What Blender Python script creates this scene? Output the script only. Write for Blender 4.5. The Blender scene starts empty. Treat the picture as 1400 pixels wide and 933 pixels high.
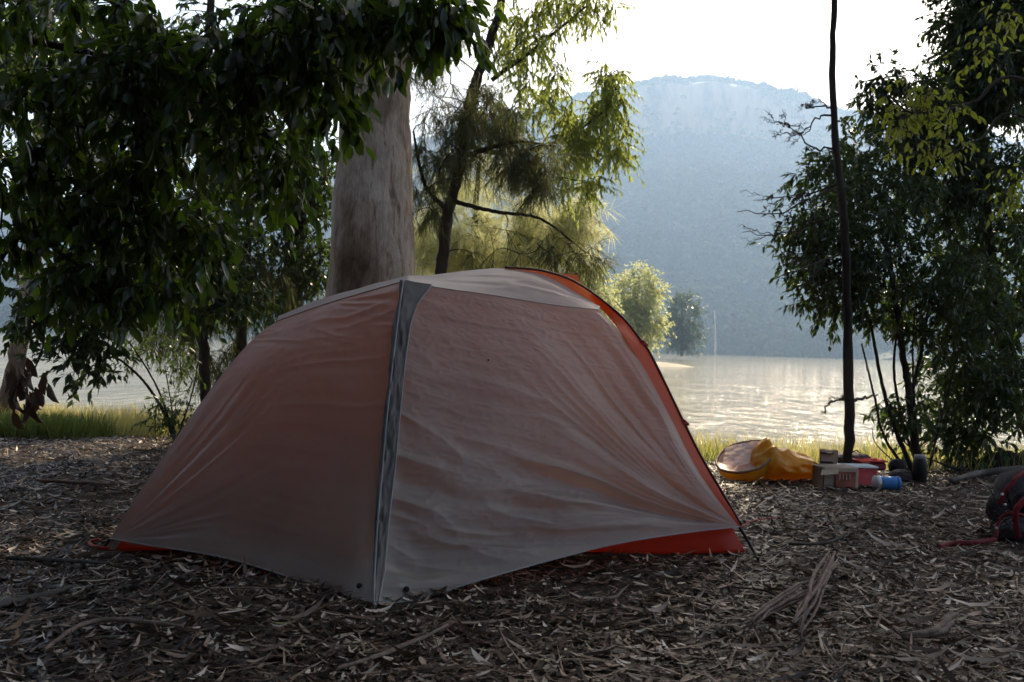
import bpy, math, random
import numpy as np
from mathutils import Vector
random.seed(7); rng = np.random.default_rng(7)
sc = bpy.context.scene; col = sc.collection
R = math.radians
# ------------------------------------------------------------------ camera
F = 1325.0; CAMH = 0.72
PITCH = math.atan(6.5/F); ROLL = math.atan(0.03)
fw = np.array([0, math.cos(PITCH), math.sin(PITCH)])
u0 = np.array([0, -math.sin(PITCH), math.cos(PITCH)]); r0 = np.array([1., 0, 0])
rt = r0*math.cos(ROLL)+u0*math.sin(ROLL); up = -r0*math.sin(ROLL)+u0*math.cos(ROLL)
CP = np.array([0, 0, CAMH])
def ray(px, py): return fw + rt*((px-700)/F) + up*((466.5-py)/F)
def at(px, py, Y):
    d = ray(px, py); return CP + d*(Y/d[1])
def gnd(px, py, z=0.0):
    d = ray(px, py); return CP + d*((z-CAMH)/d[2])
cam = bpy.data.objects.new('camera', bpy.data.cameras.new('camera')); col.objects.link(cam)
from mathutils import Matrix
cam.matrix_world = Matrix(((rt[0], up[0], -fw[0], 0), (rt[1], up[1], -fw[1], 0), (rt[2], up[2], -fw[2], CAMH), (0, 0, 0, 1)))
cam.data.sensor_width = 36; cam.data.lens = 36*F/1400; cam.data.clip_end = 6000; cam.data.clip_start = 0.05
cam.data.dof.use_dof = True; cam.data.dof.focus_distance = 3.3; cam.data.dof.aperture_fstop = 9.0
sc.camera = cam
# ------------------------------------------------------------------ noise
def h3(ix, iy, iz, s):
    n = (ix*374761393 + iy*668265263 + iz*2147483647 + s*974634777) & 0xffffffff
    n = ((n ^ (n >> 13))*1274126177) & 0xffffffff
    n = n ^ (n >> 16)
    return (n & 0xffff)/65535.0
def vnoise(x, y, z=0.0, s=0):
    x, y, z = np.broadcast_arrays(np.asarray(x, float), np.asarray(y, float), np.asarray(z, float))
    ix = np.floor(x).astype(np.int64); iy = np.floor(y).astype(np.int64); iz = np.floor(z).astype(np.int64)
    fx = x-ix; fy = y-iy; fz = z-iz
    fx = fx*fx*(3-2*fx); fy = fy*fy*(3-2*fy); fz = fz*fz*(3-2*fz)
    r = 0
    for a in (0, 1):
        for b in (0, 1):
            for c in (0, 1):
                r = r + h3(ix+a, iy+b, iz+c, s)*(fx if a else 1-fx)*(fy if b else 1-fy)*(fz if c else 1-fz)
    return r*2-1
def fbm(x, y, z=0.0, o=4, s=0):
    r = 0; a = 1.0; t = 0
    for i in range(o):
        r = r + a*vnoise(x*2**i, y*2**i, np.asarray(z)*2**i, s+i*7); t += a; a *= .5
    return r/t
# ------------------------------------------------------------------ mesh helpers
def mesh_np(name, V, faces, mat, parent=None, rnd=None, smooth=False, attrs=None):
    """faces: list of int arrays (n,k)"""
    V = np.asarray(V, np.float32)
    me = bpy.data.meshes.new(name)
    me.vertices.add(len(V)); me.vertices.foreach_set('co', V.ravel())
    if not isinstance(faces, list): faces = [faces]
    faces = [np.asarray(f, np.int32) for f in faces if len(f)]
    tot = sum(f.size for f in faces); npoly = sum(len(f) for f in faces)
    me.loops.add(tot); me.polygons.add(npoly)
    me.loops.foreach_set('vertex_index', np.concatenate([f.ravel() for f in faces]))
    lt = np.concatenate([np.full(len(f), f.shape[1]) for f in faces])
    ls = np.concatenate([[0], np.cumsum(lt)[:-1]])
    me.polygons.foreach_set('loop_start', ls.astype(np.int32))
    if smooth: me.polygons.foreach_set('use_smooth', np.ones(npoly, bool))
    me.update(calc_edges=True); me.validate()
    if rnd is not None and len(me.polygons) == len(rnd):
        a = me.attributes.new('rnd', 'FLOAT', 'FACE'); a.data.foreach_set('value', np.asarray(rnd, np.float32))
    me.materials.append(mat)
    o = bpy.data.objects.new(name, me); col.objects.link(o)
    if parent is not None: o.parent = parent; o.matrix_parent_inverse = parent.matrix_world.inverted() if False else Matrix.Translation(-Vector(parent.location))
    return o
def tag(o, label=None, cat=None, group=None, kind=None):
    if label: o['label'] = label
    if cat: o['category'] = cat
    if group: o['group'] = group
    if kind: o['kind'] = kind
    return o
def empty(name, loc, label, cat, group=None):
    o = bpy.data.objects.new(name, None); o.location = Vector([float(c) for c in loc]); o.empty_display_size = .1
    col.objects.link(o); return tag(o, label, cat, group)
class MB:
    def __init__(s): s.V = []; s.Q = []; s.T = []; s.n = 0
    def add(s, V, Q=(), T=()):
        V = np.asarray(V, float)
        if len(Q): s.Q.append(np.asarray(Q)+s.n)
        if len(T): s.T.append(np.asarray(T)+s.n)
        s.V.append(V); s.n += len(V)
    def tube(s, pts, rad, sides=8, wob=0.0, seed=0, cap=True):
        P = np.asarray(pts, float); n = len(P); rad = np.broadcast_to(np.asarray(rad, float), (n,))
        T = np.gradient(P, axis=0); T /= np.linalg.norm(T, axis=1, keepdims=True)+1e-9
        ref = np.array([1., 0, 0]) if abs(T[0][0]) < .8 else np.array([0, 1., 0])
        A = np.zeros_like(P); a = ref-T[0]*ref.dot(T[0]); a /= np.linalg.norm(a)
        for i in range(n):
            a = a-T[i]*a.dot(T[i]); a /= np.linalg.norm(a)+1e-9; A[i] = a
        B = np.cross(T, A)
        th = np.arange(sides)*2*np.pi/sides
        rr = rad[:, None]*np.ones((1, sides))
        if wob: rr = rr*(1+wob*vnoise(np.cos(th)[None]*1.3+seed, np.sin(th)[None]*1.3, np.arange(n)[:, None]*.6, 3))
        V = P[:, None]+rr[..., None]*(np.cos(th)[None, :, None]*A[:, None]+np.sin(th)[None, :, None]*B[:, None])
        i = np.arange(n-1)[:, None]*sides; j = np.arange(sides)[None]; k = (j+1) % sides
        Q = np.stack([i+j, i+k, i+sides+k, i+sides+j], -1).reshape(-1, 4)
        V = V.reshape(-1, 3)
        Tt = []
        if cap:
            V = np.vstack([V, P[:1], P[-1:]]); c0 = n*sides
            jj = np.arange(sides); kk = (jj+1) % sides
            Tt = np.vstack([np.stack([kk, jj, np.full(sides, c0)], -1), np.stack([(n-1)*sides+jj, (n-1)*sides+kk, np.full(sides, c0+1)], -1)])
        s.add(V, Q, Tt)
    def grid(s, G):
        n, m = G.shape[:2]
        i = np.arange(n-1)[:, None]*m; j = np.arange(m-1)[None]
        s.add(G.reshape(-1, 3), np.stack([i+j, i+j+1, i+m+j+1, i+m+j], -1).reshape(-1, 4))
    def box(s, c, d, rz=0, bev=0.0, rx=0):
        x, y, z = np.asarray(d)/2.
        b = min(bev, .45*min(x, y, z)*2) if bev else 0
        if b == 0: b = min(x, y, z)*.04
        # chamfered box : 24 verts
        V = []
        for sx in (-1, 1):
            for sy in (-1, 1):
                for sz in (-1, 1):
                    V += [(sx*x, sy*(y-b), sz*(z-b)), (sx*(x-b), sy*y, sz*(z-b)), (sx*(x-b), sy*(y-b), sz*z)]
        V = np.array(V)
        def id(sx, sy, sz, k): return (((sx > 0)*4+(sy > 0)*2+(sz > 0))*3+k)
        Q = []; T = []
        for a in (-1, 1):
            Q.append([id(a, -1, -1, 0), id(a, 1, -1, 0), id(a, 1, 1, 0), id(a, -1, 1, 0)][::a])
            Q.append([id(-1, a, -1, 1), id(-1, a, 1, 1), id(1, a, 1, 1), id(1, a, -1, 1)][::a])
            Q.append([id(-1, -1, a, 2), id(1, -1, a, 2), id(1, 1, a, 2), id(-1, 1, a, 2)][::a])
            for b2 in (-1, 1):
                Q.append([id(a, b2, -1, 0), id(a, b2, 1, 0), id(a, b2, 1, 1), id(a, b2, -1, 1)])
                Q.append([id(a, -1, b2, 0), id(a, 1, b2, 0), id(a, 1, b2, 2), id(a, -1, b2, 2)])
                Q.append([id(-1, a, b2, 1), id(1, a, b2, 1), id(1, a, b2, 2), id(-1, a, b2, 2)])
                for c2 in (-1, 1): T.append([id(a, b2, c2, 0), id(a, b2, c2, 1), id(a, b2, c2, 2)])
        if rx:
            cx, sx_ = math.cos(rx), math.sin(rx); V = V@np.array([[1, 0, 0], [0, cx, sx_], [0, -sx_, cx]])
        cz, sz_ = math.cos(rz), math.sin(rz); V = V@np.array([[cz, sz_, 0], [-sz_, cz, 0], [0, 0, 1]])
        s.add(V+np.asarray(c), Q, T)
    def lathe(s, prof, c, sides=24):
        P = np.array(prof); n = len(P); th = np.arange(sides)*2*np.pi/sides
        V = np.stack([P[:, 0, None]*np.cos(th), P[:, 0, None]*np.sin(th), P[:, 1, None]*np.ones(sides)], -1).reshape(-1, 3)+np.asarray(c)
        i = np.arange(n-1)[:, None]*sides; j = np.arange(sides)[None]; k = (j+1) % sides
        s.add(V, np.stack([i+j, i+k, i+sides+k, i+sides+j], -1).reshape(-1, 4))
    def build(s, name, mat, parent=None, smooth=True):
        f = []
        if s.Q: f.append(np.concatenate(s.Q))
        if s.T: f.append(np.concatenate(s.T))
        return mesh_np(name, np.concatenate(s.V), f, mat, parent, smooth=smooth)
def spline(P, n):
    P = np.asarray(P, float)
    if len(P) == 2: t = np.linspace(0, 1, n)[:, None]; return P[0]*(1-t)+P[1]*t
    Q = np.vstack([2*P[0]-P[1], P, 2*P[-1]-P[-2]])
    out = []; K = 24
    for i in range(len(P)-1):
        p0, p1, p2, p3 = Q[i:i+4]; t = np.linspace(0, 1, K, endpoint=False)[:, None]
        out.append(.5*((2*p1)+(-p0+p2)*t+(2*p0-5*p1+4*p2-p3)*t*t+(-p0+3*p1-3*p2+p3)*t**3))
    out = np.vstack(out+[P[-1:]])
    d = np.r_[0, np.cumsum(np.linalg.norm(np.diff(out, axis=0), axis=1))]
    tt = np.linspace(0, d[-1], n)
    return np.stack([np.interp(tt, d, out[:, k]) for k in range(P.shape[1])], -1)
# ------------------------------------------------------------------ materials
def newmat(name):
    m = bpy.data.materials.new(name); m.use_nodes = True; nt = m.node_tree; nt.nodes.clear()
    return m, nt, nt.nodes.new('ShaderNodeOutputMaterial')
def N(nt, t, **k):
    n = nt.nodes.new(t)
    for a, b in k.items():
        if a.startswith('i_'):
            key = a[2:].replace('_', ' ')
            n.inputs[key].default_value = b
        else: setattr(n, a, b)
    return n
def ramp(nt, stops, src):
    r = nt.nodes.new('ShaderNodeValToRGB'); e = r.color_ramp.elements
    while len(e) < len(stops): e.new(.5)
    for x, (p, c) in zip(e, stops): x.position = p; x.color = (*c, 1)
    nt.links.new(src, r.inputs[0]); return r.outputs[0]
def noise_node(nt, scale, detail=4, rough=.55, coord='Object', stretch=None):
    tc = nt.nodes.new('ShaderNodeTexCoord'); src = tc.outputs[coord]
    if stretch:
        mp = nt.nodes.new('ShaderNodeMapping'); mp.inputs['Scale'].default_value = stretch
        nt.links.new(src, mp.inputs[0]); src = mp.outputs[0]
    n = N(nt, 'ShaderNodeTexNoise', i_Scale=scale, i_Detail=detail, i_Roughness=rough); nt.links.new(src, n.inputs['Vector']); return n
def solid(name, stops, scale=6, rough=.7, bump=.0, bscale=40, stretch=None, spec=.3, metal=0, bdist=.01):
    m, nt, out = newmat(name)
    b = N(nt, 'ShaderNodeBsdfPrincipled', i_Roughness=rough, i_Metallic=metal); b.inputs['Specular IOR Level'].default_value = spec
    nn = noise_node(nt, scale, 6, .6, stretch=stretch)
    nt.links.new(ramp(nt, stops, nn.outputs[0]), b.inputs['Base Color'])
    if bump:
        bn = noise_node(nt, bscale, 5, .6, stretch=stretch); bp = N(nt, 'ShaderNodeBump', i_Strength=bump, i_Distance=bdist)
        nt.links.new(bn.outputs[0], bp.inputs['Height']); nt.links.new(bp.outputs[0], b.inputs['Normal'])
    nt.links.new(b.outputs[0], out.inputs[0]); return m
def leafmat(name, stops, rough=.4, trans=.35, spec=.5, tcol=(.25, .4, .04)):
    m, nt, out = newmat(name)
    a = N(nt, 'ShaderNodeAttribute', attribute_name='rnd')
    c = ramp(nt, stops, a.outputs['Fac'])
    b = N(nt, 'ShaderNodeBsdfPrincipled', i_Roughness=rough); b.inputs['Specular IOR Level'].default_value = spec
    nt.links.new(c, b.inputs['Base Color'])
    t = N(nt, 'ShaderNodeBsdfTranslucent')
    mx = N(nt, 'ShaderNodeMix', data_type='RGBA'); mx.inputs[0].default_value = .75
    nt.links.new(c, mx.inputs[6]); mx.inputs[7].default_value = (*tcol, 1)
    nt.links.new(mx.outputs[2], t.inputs[0])
    ms = N(nt, 'ShaderNodeMixShader', i_Fac=trans)
    nt.links.new(b.outputs[0], ms.inputs[1]); nt.links.new(t.outputs[0], ms.inputs[2]); nt.links.new(ms.outputs[0], out.inputs[0])
    return m
def cloth(name, colr, trans, tcol=None, rough=.5, spec=.4, weave=.06, dirt=.12):
    m, nt, out = newmat(name)
    nn = noise_node(nt, 5, 6, .6)
    dk = tuple(c*(1-dirt*2) for c in colr)
    c = ramp(nt, [(.3, dk), (.65, colr)], nn.outputs[0])
    b = N(nt, 'ShaderNodeBsdfPrincipled', i_Roughness=rough); b.inputs['Specular IOR Level'].default_value = spec
    nt.links.new(c, b.inputs['Base Color'])
    bn = noise_node(nt, 260, 3, .6); b2 = noise_node(nt, 14, 5, .6, stretch=(.35, 1, 1))
    bp = N(nt, 'ShaderNodeBump', i_Strength=weave, i_Distance=.003); nt.links.new(bn.outputs[0], bp.inputs['Height'])
    bq = N(nt, 'ShaderNodeBump', i_Strength=.25, i_Distance=.006); nt.links.new(b2.outputs[0], bq.inputs['Height']); nt.links.new(bp.outputs[0], bq.inputs['Normal'])
    nt.links.new(bq.outputs[0], b.inputs['Normal'])
    t = N(nt, 'ShaderNodeBsdfTranslucent'); t.inputs[0].default_value = (*(tcol or colr), 1)
    ms = N(nt, 'ShaderNodeMixShader', i_Fac=trans)
    nt.links.new(b.outputs[0], ms.inputs[1]); nt.links.new(t.outputs[0], ms.inputs[2]); nt.links.new(ms.outputs[0], out.inputs[0])
    return m
M = {}
M['soil'] = solid('soil', [(.3, (.035, .026, .02)), (.5, (.08, .06, .048)), (.7, (.13, .105, .085))], 9, .95, .8, 30, spec=.15, bdist=.03)
M['bark_dark'] = solid('bark_dark', [(.3, (.018, .014, .012)), (.55, (.05, .038, .03)), (.8, (.09, .075, .06))], 9, .9, .9, 22, (1, 1, .18), .15, bdist=.02)
M['twig'] = solid('twig', [(.3, (.035, .026, .02)), (.7, (.11, .085, .065))], 12, .85, .4, 40, (1, 1, .3), .2)
M['dead_wood'] = solid('dead_wood', [(.3, (.06, .05, .042)), (.7, (.2, .17, .15))], 9, .9, .6, 30, (1, 1, .3), .15)
M['bark_strip'] = solid('bark_strip', [(.3, (.13, .09, .075)), (.5, (.22, .15, .12)), (.7, (.34, .25, .2))], 14, .85, .7, 50, None, .2)
M['leaf_fig'] = leafmat('leaf_fig', [(0, (.008, .014, .006)), (.5, (.02, .036, .01)), (.9, (.05, .09, .018)), (1, (.2, .15, .03))], .3, .28, .5, (.22, .4, .03))
M['leaf_dark'] = leafmat('leaf_dark', [(0, (.015, .026, .012)), (.6, (.03, .05, .02)), (1, (.07, .09, .03))], .35, .28, .5, (.15, .26, .04))
M['leaf_gum'] = leafmat('leaf_gum', [(0, (.06, .085, .03)), (.6, (.1, .14, .045)), (1, (.17, .2, .06))], .38, .5, .5, (.66, .76, .16))
M['leaf_lime'] = leafmat('leaf_lime', [(0, (.05, .075, .015)), (.6, (.1, .13, .025)), (.95, (.17, .17, .03)), (1, (.3, .18, .04))], .42, .5, .4, (.5, .55, .06))
M['needle'] = leafmat('needle', [(0, (.03, .04, .022)), (.6, (.055, .07, .035)), (1, (.11, .12, .055))], .6, .35, .3, (.28, .3, .09))
M['needle_pale'] = leafmat('needle_pale', [(0, (.13, .15, .05)), (.6, (.2, .22, .08)), (1, (.3, .29, .12))], .6, .6, .3, (.95, .93, .5))
M['grass'] = leafmat('grass', [(0, (.2, .19, .06)), (.5, (.38, .31, .12)), (1, (.55, .44, .22))], .5, .5, .3, (.75, .66, .22))  # straw yellow raised to stand in for sunlight blocked from the bank
M['grass_green'] = leafmat('grass_green', [(0, (.035, .055, .015)), (.6, (.07, .095, .03)), (1, (.2, .17, .07))], .5, .4, .3, (.25, .34, .06))
M['litter'] = leafmat('litter', [(0, (.016, .009, .006)), (.42, (.042, .022, .013)), (.66, (.17, .092, .058)), (.82, (.5, .355, .265)), (.94, (.82, .69, .58)), (1, (.26, .22, .09))], .48, .08, .35, (.3, .2, .12))  # wide tone spread puts shadow contrast and highlights into the leaf colour
M['leaf_brown'] = leafmat('leaf_brown', [(0, (.03, .018, .014)), (1, (.1, .06, .045))], .5, .15, .4, (.2, .1, .05))
M['fly_grey'] = cloth('fly_grey', (.43, .38, .335), .48, (.80, .67, .57), .32, .5)
M['sleeve'] = cloth('sleeve_fabric', (.5, .09, .04), .5, (.95, .25, .11), .5, .3)
M['fly_roof'] = cloth('fly_roof', (.46, .43, .42), .3, (.6, .5, .48), .4, .5)  # lighter than the fly panels; sky light on the roof put into the colour
M['leaf_bright'] = leafmat('leaf_bright', [(0, (.17, .2, .08)), (.6, (.25, .28, .12)), (1, (.34, .34, .17))], .45, .55, .4, (.9, .92, .42))
M['fly_orange'] = cloth('fly_orange', (.55, .09, .035), .7, (1, .32, .14), .4, .4)
M['zip_tape'] = cloth('zip_tape', (.25, .225, .205), .1, None, .75, .15)
M['inner_red'] = cloth('inner_red', (.62, .055, .02), .35, (.9, .12, .03), .45, .4)
M['inner_mesh'] = cloth('inner_mesh', (.6, .45, .36), .75, (.95, .75, .62), .6, .2)
M['black'] = solid('black_plastic', [(.3, (.012, .012, .013)), (.7, (.03, .03, .032))], 20, .45, .1, 80)
M['pole'] = solid('pole_metal', [(.3, (.05, .03, .03)), (.7, (.12, .06, .05))], 20, .35, 0, 1, None, .5, .6)
M['red_web'] = solid('red_webbing', [(.3, (.28, .015, .01)), (.7, (.45, .03, .02))], 40, .6, .3, 300)
M['dkred'] = solid('dark_red_fabric', [(.3, (.12, .01, .015)), (.7, (.3, .025, .03))], 14, .6, .3, 60)
M['pack_dark'] = solid('pack_fabric', [(.3, (.012, .009, .011)), (.7, (.04, .028, .032))], 14, .6, .4, 90)
M['yellow'] = cloth('yellow_pvc', (.82, .38, .02), .35, (1, .5, .03), .35, .5)
M['liner'] = cloth('pale_liner', (.8, .62, .56), .3, None, .4, .4)
M['tan_rim'] = solid('tan_rim', [(.3, (.2, .12, .08)), (.7, (.32, .2, .14))], 20, .6, .2, 60)
M['card'] = solid('cardboard', [(.3, (.36, .26, .18)), (.7, (.46, .34, .25))], 10, .85, .2, 60)
M['card_red'] = solid('printed_card', [(.3, (.2, .045, .025)), (.7, (.3, .08, .045))], 14, .7, .2, 60)
M['red'] = solid('red_plastic', [(.3, (.45, .015, .012)), (.7, (.6, .03, .02))], 6, .4, .05, 60)
M['blue'] = solid('blue_plastic', [(.3, (.04, .2, .5)), (.7, (.06, .3, .7))], 6, .35, .05, 60)
M['white'] = solid('white_plastic', [(.3, (.6, .6, .6)), (.7, (.75, .75, .74))], 6, .4, .05, 60)
M['grey_cap'] = solid('grey_cap', [(.3, (.25, .25, .26)), (.7, (.4, .4, .41))], 6, .35, .05, 60)
M['cushion'] = solid('dark_bag', [(.3, (.05, .035, .035)), (.7, (.12, .085, .08))], 12, .8, .4, 60)
def gumbark():
    m, nt, out = newmat('pale_gum_bark')
    b = N(nt, 'ShaderNodeBsdfPrincipled', i_Roughness=.75); b.inputs['Specular IOR Level'].default_value = .25
    n1 = noise_node(nt, 1.9, 8, .66, stretch=(1.3, 1.3, .5))
    n2 = noise_node(nt, 9, 6, .68, stretch=(1.8, 1.8, .16))
    c1 = ramp(nt, [(.36, (.15, .095, .06)), (.44, (.36, .26, .19)), (.5, (.56, .45, .36)), (.53, (.46, .36, .28)), (.6, (.68, .57, .47)), (.7, (.74, .66, .57))], n1.outputs[0])
    c2 = ramp(nt, [(.34, (.16, .1, .07)), (.40, (.6, .5, .42)), (.47, (1, 1, 1)), (.62, (.82, .78, .74))], n2.outputs[0])
    mx = N(nt, 'ShaderNodeMix', data_type='RGBA', blend_type='MULTIPLY'); mx.inputs[0].default_value = .75
    nt.links.new(c1, mx.inputs[6]); nt.links.new(c2, mx.inputs[7]); nt.links.new(mx.outputs[2], b.inputs['Base Color'])
    bp = N(nt, 'ShaderNodeBump', i_Strength=.7, i_Distance=.03); nt.links.new(n2.outputs[0], bp.inputs['Height'])
    bq = N(nt, 'ShaderNodeBump', i_Strength=.5, i_Distance=.05); nt.links.new(n1.outputs[0], bq.inputs['Height']); nt.links.new(bp.outputs[0], bq.inputs['Normal'])
    nt.links.new(bq.outputs[0], b.inputs['Normal']); nt.links.new(b.outputs[0], out.inputs[0]); return m
M['gumbark'] = gumbark()
def watermat():
    m, nt, out = newmat('lake_water')
    b = N(nt, 'ShaderNodeBsdfPrincipled', i_Roughness=.07, i_IOR=1.33)
    nn = noise_node(nt, .05, 4, .5)
    nt.links.new(ramp(nt, [(.3, (.22, .18, .08)), (.7, (.31, .255, .12))], nn.outputs[0]), b.inputs['Base Color'])
    n1 = noise_node(nt, 3.4, 4, .6, stretch=(.6, .8, 1)); n2 = noise_node(nt, 1.0, 3, .55, stretch=(.8, .28, 1)); n3 = noise_node(nt, .55, 3, .6, stretch=(1, .22, 1))
    p1 = N(nt, 'ShaderNodeBump', i_Strength=1, i_Distance=.10); nt.links.new(n1.outputs[0], p1.inputs['Height'])
    p2 = N(nt, 'ShaderNodeBump', i_Strength=1, i_Distance=.2); nt.links.new(n2.outputs[0], p2.inputs['Height']); nt.links.new(p1.outputs[0], p2.inputs['Normal'])
    p3 = N(nt, 'ShaderNodeBump', i_Strength=1, i_Distance=.3); nt.links.new(n3.outputs[0], p3.inputs['Height']); nt.links.new(p2.outputs[0], p3.inputs['Normal'])
    nt.links.new(p3.outputs[0], b.inputs['Normal']); nt.links.new(b.outputs[0], out.inputs[0]); return m
M['water'] = watermat()
# ------------------------------------------------------------------ ground
WATER = -1.0
def edge_y(x): return np.interp(x, [-6, -2, 2, 6], [6.9, 6.6, 5.9, 6.0])
def gz(x, y):
    x = np.asarray(x, float); y = np.asarray(y, float)
    d = y-edge_y(x)
    z = np.interp(d, [-1, 0, 2, 5, 9, 11, 40, 400], [0, -.01, -.13, -.55, -.95, -1.15, -4, -4])
    back = np.clip((-y-2)/30, 0, 1); z = z+back*2.5
    return z+.018*fbm(x*1.1, y*1.1, 0, 3, 5)+.008*fbm(x*5, y*5, 0, 3, 9)
def axis(parts): return np.unique(np.concatenate([np.linspace(a, b, n) for a, b, n in parts]))
xs = axis([(-2200, -60, 18), (-60, -8, 30), (-8, 8, 260), (8, 60, 30), (60, 2200, 18)])
ys = axis([(-900, -40, 8), (-40, 0, 30), (0, 8, 160), (8, 22, 60), (22, 80, 16), (80, 2600, 20)])
X, Y = np.meshgrid(xs, ys, indexing='ij'); mb = MB(); mb.grid(np.stack([X, Y, gz(X, Y)], -1))
tag(mb.build('ground', M['soil']), kind='structure')
mb = MB(); mb.grid(np.stack(np.meshgrid(axis([(-2200, -40, 8), (-40, 40, 10), (40, 2200, 8)]), axis([(9, 100, 8), (100, 1500, 12)]), [WATER], indexing='ij'), -1)[:, :, 0])
tag(mb.build('lake', M['water']), kind='structure')
# ------------------------------------------------------------------ mountain across the lake
SH = 520.
def ridge_py(px): return np.interp(px, [-700, -200, 0, 300, 520, 640, 760, 860, 900, 960, 1000, 1060, 1100, 1180, 1300, 1500, 2100], [330, 300, 285, 260, 215, 165, 135, 118, 112, 106, 110, 124, 138, 152, 175, 215, 300])
_o = ridge_py
def ridge_py(px): return _o(px)+15
pxs = np.linspace(-900, 2300, 420); ss = np.linspace(0, 1, 190)
PX, S = np.meshgrid(pxs, ss, indexing='ij')
TD = 1250.
azx = (PX-700)/F
top = (473+(PX-700)*.03-ridge_py(PX))/F*TD*1.0
prof = np.interp(S, [0, .05, .3, .5, .53, .72, .80, .825, .93, 1.0], [0, .02, .22, .43, .50, .66, .73, .93, .985, 1.0])
cl2 = np.interp(PX, [700, 800, 880, 940], [0, 1, 1, 0])
prof = prof
Yd = SH-25*fbm(PX*.006, 3.1, 0, 3)+(TD-SH)*S
Xd = azx*Yd
w = S*(1-S)*4
Zd = WATER-.3+(top+.3-WATER)*prof + w*34*fbm(Xd*.009, Yd*.004, 0, 4, 2)+w*6*fbm(Xd*.04, Yd*.04, 0, 3, 8)
Zd = np.where(S > .97, (top-WATER)*prof+WATER, Zd)
Zd[:, 0] = -4
# plateau behind the ridge
G = np.stack([Xd, Yd, Zd], -1)
bk = G[:, -1:].copy(); bk[..., 1] += 500; bk[..., 0] *= 1.4; bk[..., 2] -= 30
G = np.concatenate([G, bk], 1)
mb = MB(); mb.grid(G)
def mountmat():
    m, nt, out = newmat('mountain_rock')
    b = N(nt, 'ShaderNodeBsdfPrincipled', i_Roughness=.9)
    n1 = noise_node(nt, .045, 8, .72, stretch=(1, .4, .3)); geo = N(nt, 'ShaderNodeNewGeometry'); sp = N(nt, 'ShaderNodeSeparateXYZ'); nt.links.new(geo.outputs['True Normal'], sp.inputs[0])
    rock = ramp(nt, [(.4, (.07, .06, .035)), (.5, (.34, .19, .12)), (.68, (.5, .32, .22))], n1.outputs[0])
    n3 = noise_node(nt, .12, 6, .7); veg = ramp(nt, [(.35, (.025, .035, .015)), (.65, (.07, .08, .03))], n3.outputs[0])
    st = N(nt, 'ShaderNodeMapRange'); st.inputs[1].default_value = .62; st.inputs[2].default_value = .5; nt.links.new(sp.outputs[2], st.inputs[0])
    mx = N(nt, 'ShaderNodeMix', data_type='RGBA'); nt.links.new(st.outputs[0], mx.inputs[0]); nt.links.new(veg, mx.inputs[6]); nt.links.new(rock, mx.inputs[7])
    nt.links.new(mx.outputs[2], b.inputs['Base Color']); nt.links.new(b.outputs[0], out.inputs[0]); return m
tag(mb.build('mountain', mountmat(), smooth=False), kind='structure')
# crown blobs: deformed icospheres broken into facets
def ico(sub=2):
    import bmesh
    bm = bmesh.new(); bmesh.ops.create_icosphere(bm, subdivisions=sub, radius=1)
    V = np.array([v.co[:] for v in bm.verts]); T = np.array([[v.index for v in f.verts] for f in bm.faces]); bm.free(); return V, T
def crowns(C, rad, sub, seed, flat=.8):
    V, T = ico(sub); n = len(C)
    off = rng.uniform(0, 90, (n, 3))
    P = V[None]+0*C[:, None]
    d = 1+.6*fbm(P[..., 0]*1.7+off[:, None, 0], P[..., 1]*1.7+off[:, None, 1], P[..., 2]*1.7+off[:, None, 2], 2, seed)
    P = P*d[..., None]*rad[:, None, None]; P[..., 2] *= flat*rng.uniform(.7, 1.35, (n, 1))
    P = P+C[:, None]
    F_ = T[None]+(np.arange(n)*len(V))[:, None, None]
    return P.reshape(-1, 3), F_.reshape(-1, 3), np.repeat(rng.random(n), len(T))
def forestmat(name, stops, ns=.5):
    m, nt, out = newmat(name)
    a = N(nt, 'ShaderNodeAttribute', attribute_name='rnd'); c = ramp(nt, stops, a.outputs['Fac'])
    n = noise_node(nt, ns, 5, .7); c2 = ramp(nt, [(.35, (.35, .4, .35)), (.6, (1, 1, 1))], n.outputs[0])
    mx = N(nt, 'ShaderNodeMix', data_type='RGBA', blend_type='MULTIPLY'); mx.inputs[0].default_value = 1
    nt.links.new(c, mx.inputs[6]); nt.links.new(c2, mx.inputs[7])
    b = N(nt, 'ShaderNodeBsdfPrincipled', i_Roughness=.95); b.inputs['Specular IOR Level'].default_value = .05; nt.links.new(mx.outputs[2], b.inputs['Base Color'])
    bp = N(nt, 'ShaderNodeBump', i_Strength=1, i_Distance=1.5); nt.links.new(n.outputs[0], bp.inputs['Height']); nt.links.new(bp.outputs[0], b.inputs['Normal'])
    nt.links.new(b.outputs[0], out.inputs[0]); return m
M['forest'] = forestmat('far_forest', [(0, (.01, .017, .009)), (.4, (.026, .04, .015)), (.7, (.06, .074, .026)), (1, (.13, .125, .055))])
def mount_point(px, s):
    fi = np.clip((px+900)/3200*419, 0, 418.99); fj = np.clip(s*189, 0, 188.99)
    i = fi.astype(int); j = fj.astype(int); a = (fi-i)[:, None]; b = (fj-j)[:, None]
    g = G
    P = g[i, j]*(1-a)*(1-b)+g[i+1, j]*a*(1-b)+g[i, j+1]*(1-a)*b+g[i+1, j+1]*a*b
    return P
n = 22000
px = np.where(rng.random(n) < .62, rng.uniform(780, 1180, n), rng.uniform(-60, 1500, n)); s_ = rng.random(n)**.85
keep = ~((s_ > .785) & (s_ < .86) & (rng.random(n) < .97)); keep &= ~((s_ > .485) & (s_ < .545) & (px > 790) & (px < 880) & (rng.random(n) < .75))
keep |= (s_ > .785) & (s_ < .86) & (fbm(px*.03, s_*30, 0, 3, 44) > .1) & (rng.random(n) < .6)
px, s_ = px[keep], s_[keep]
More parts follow.
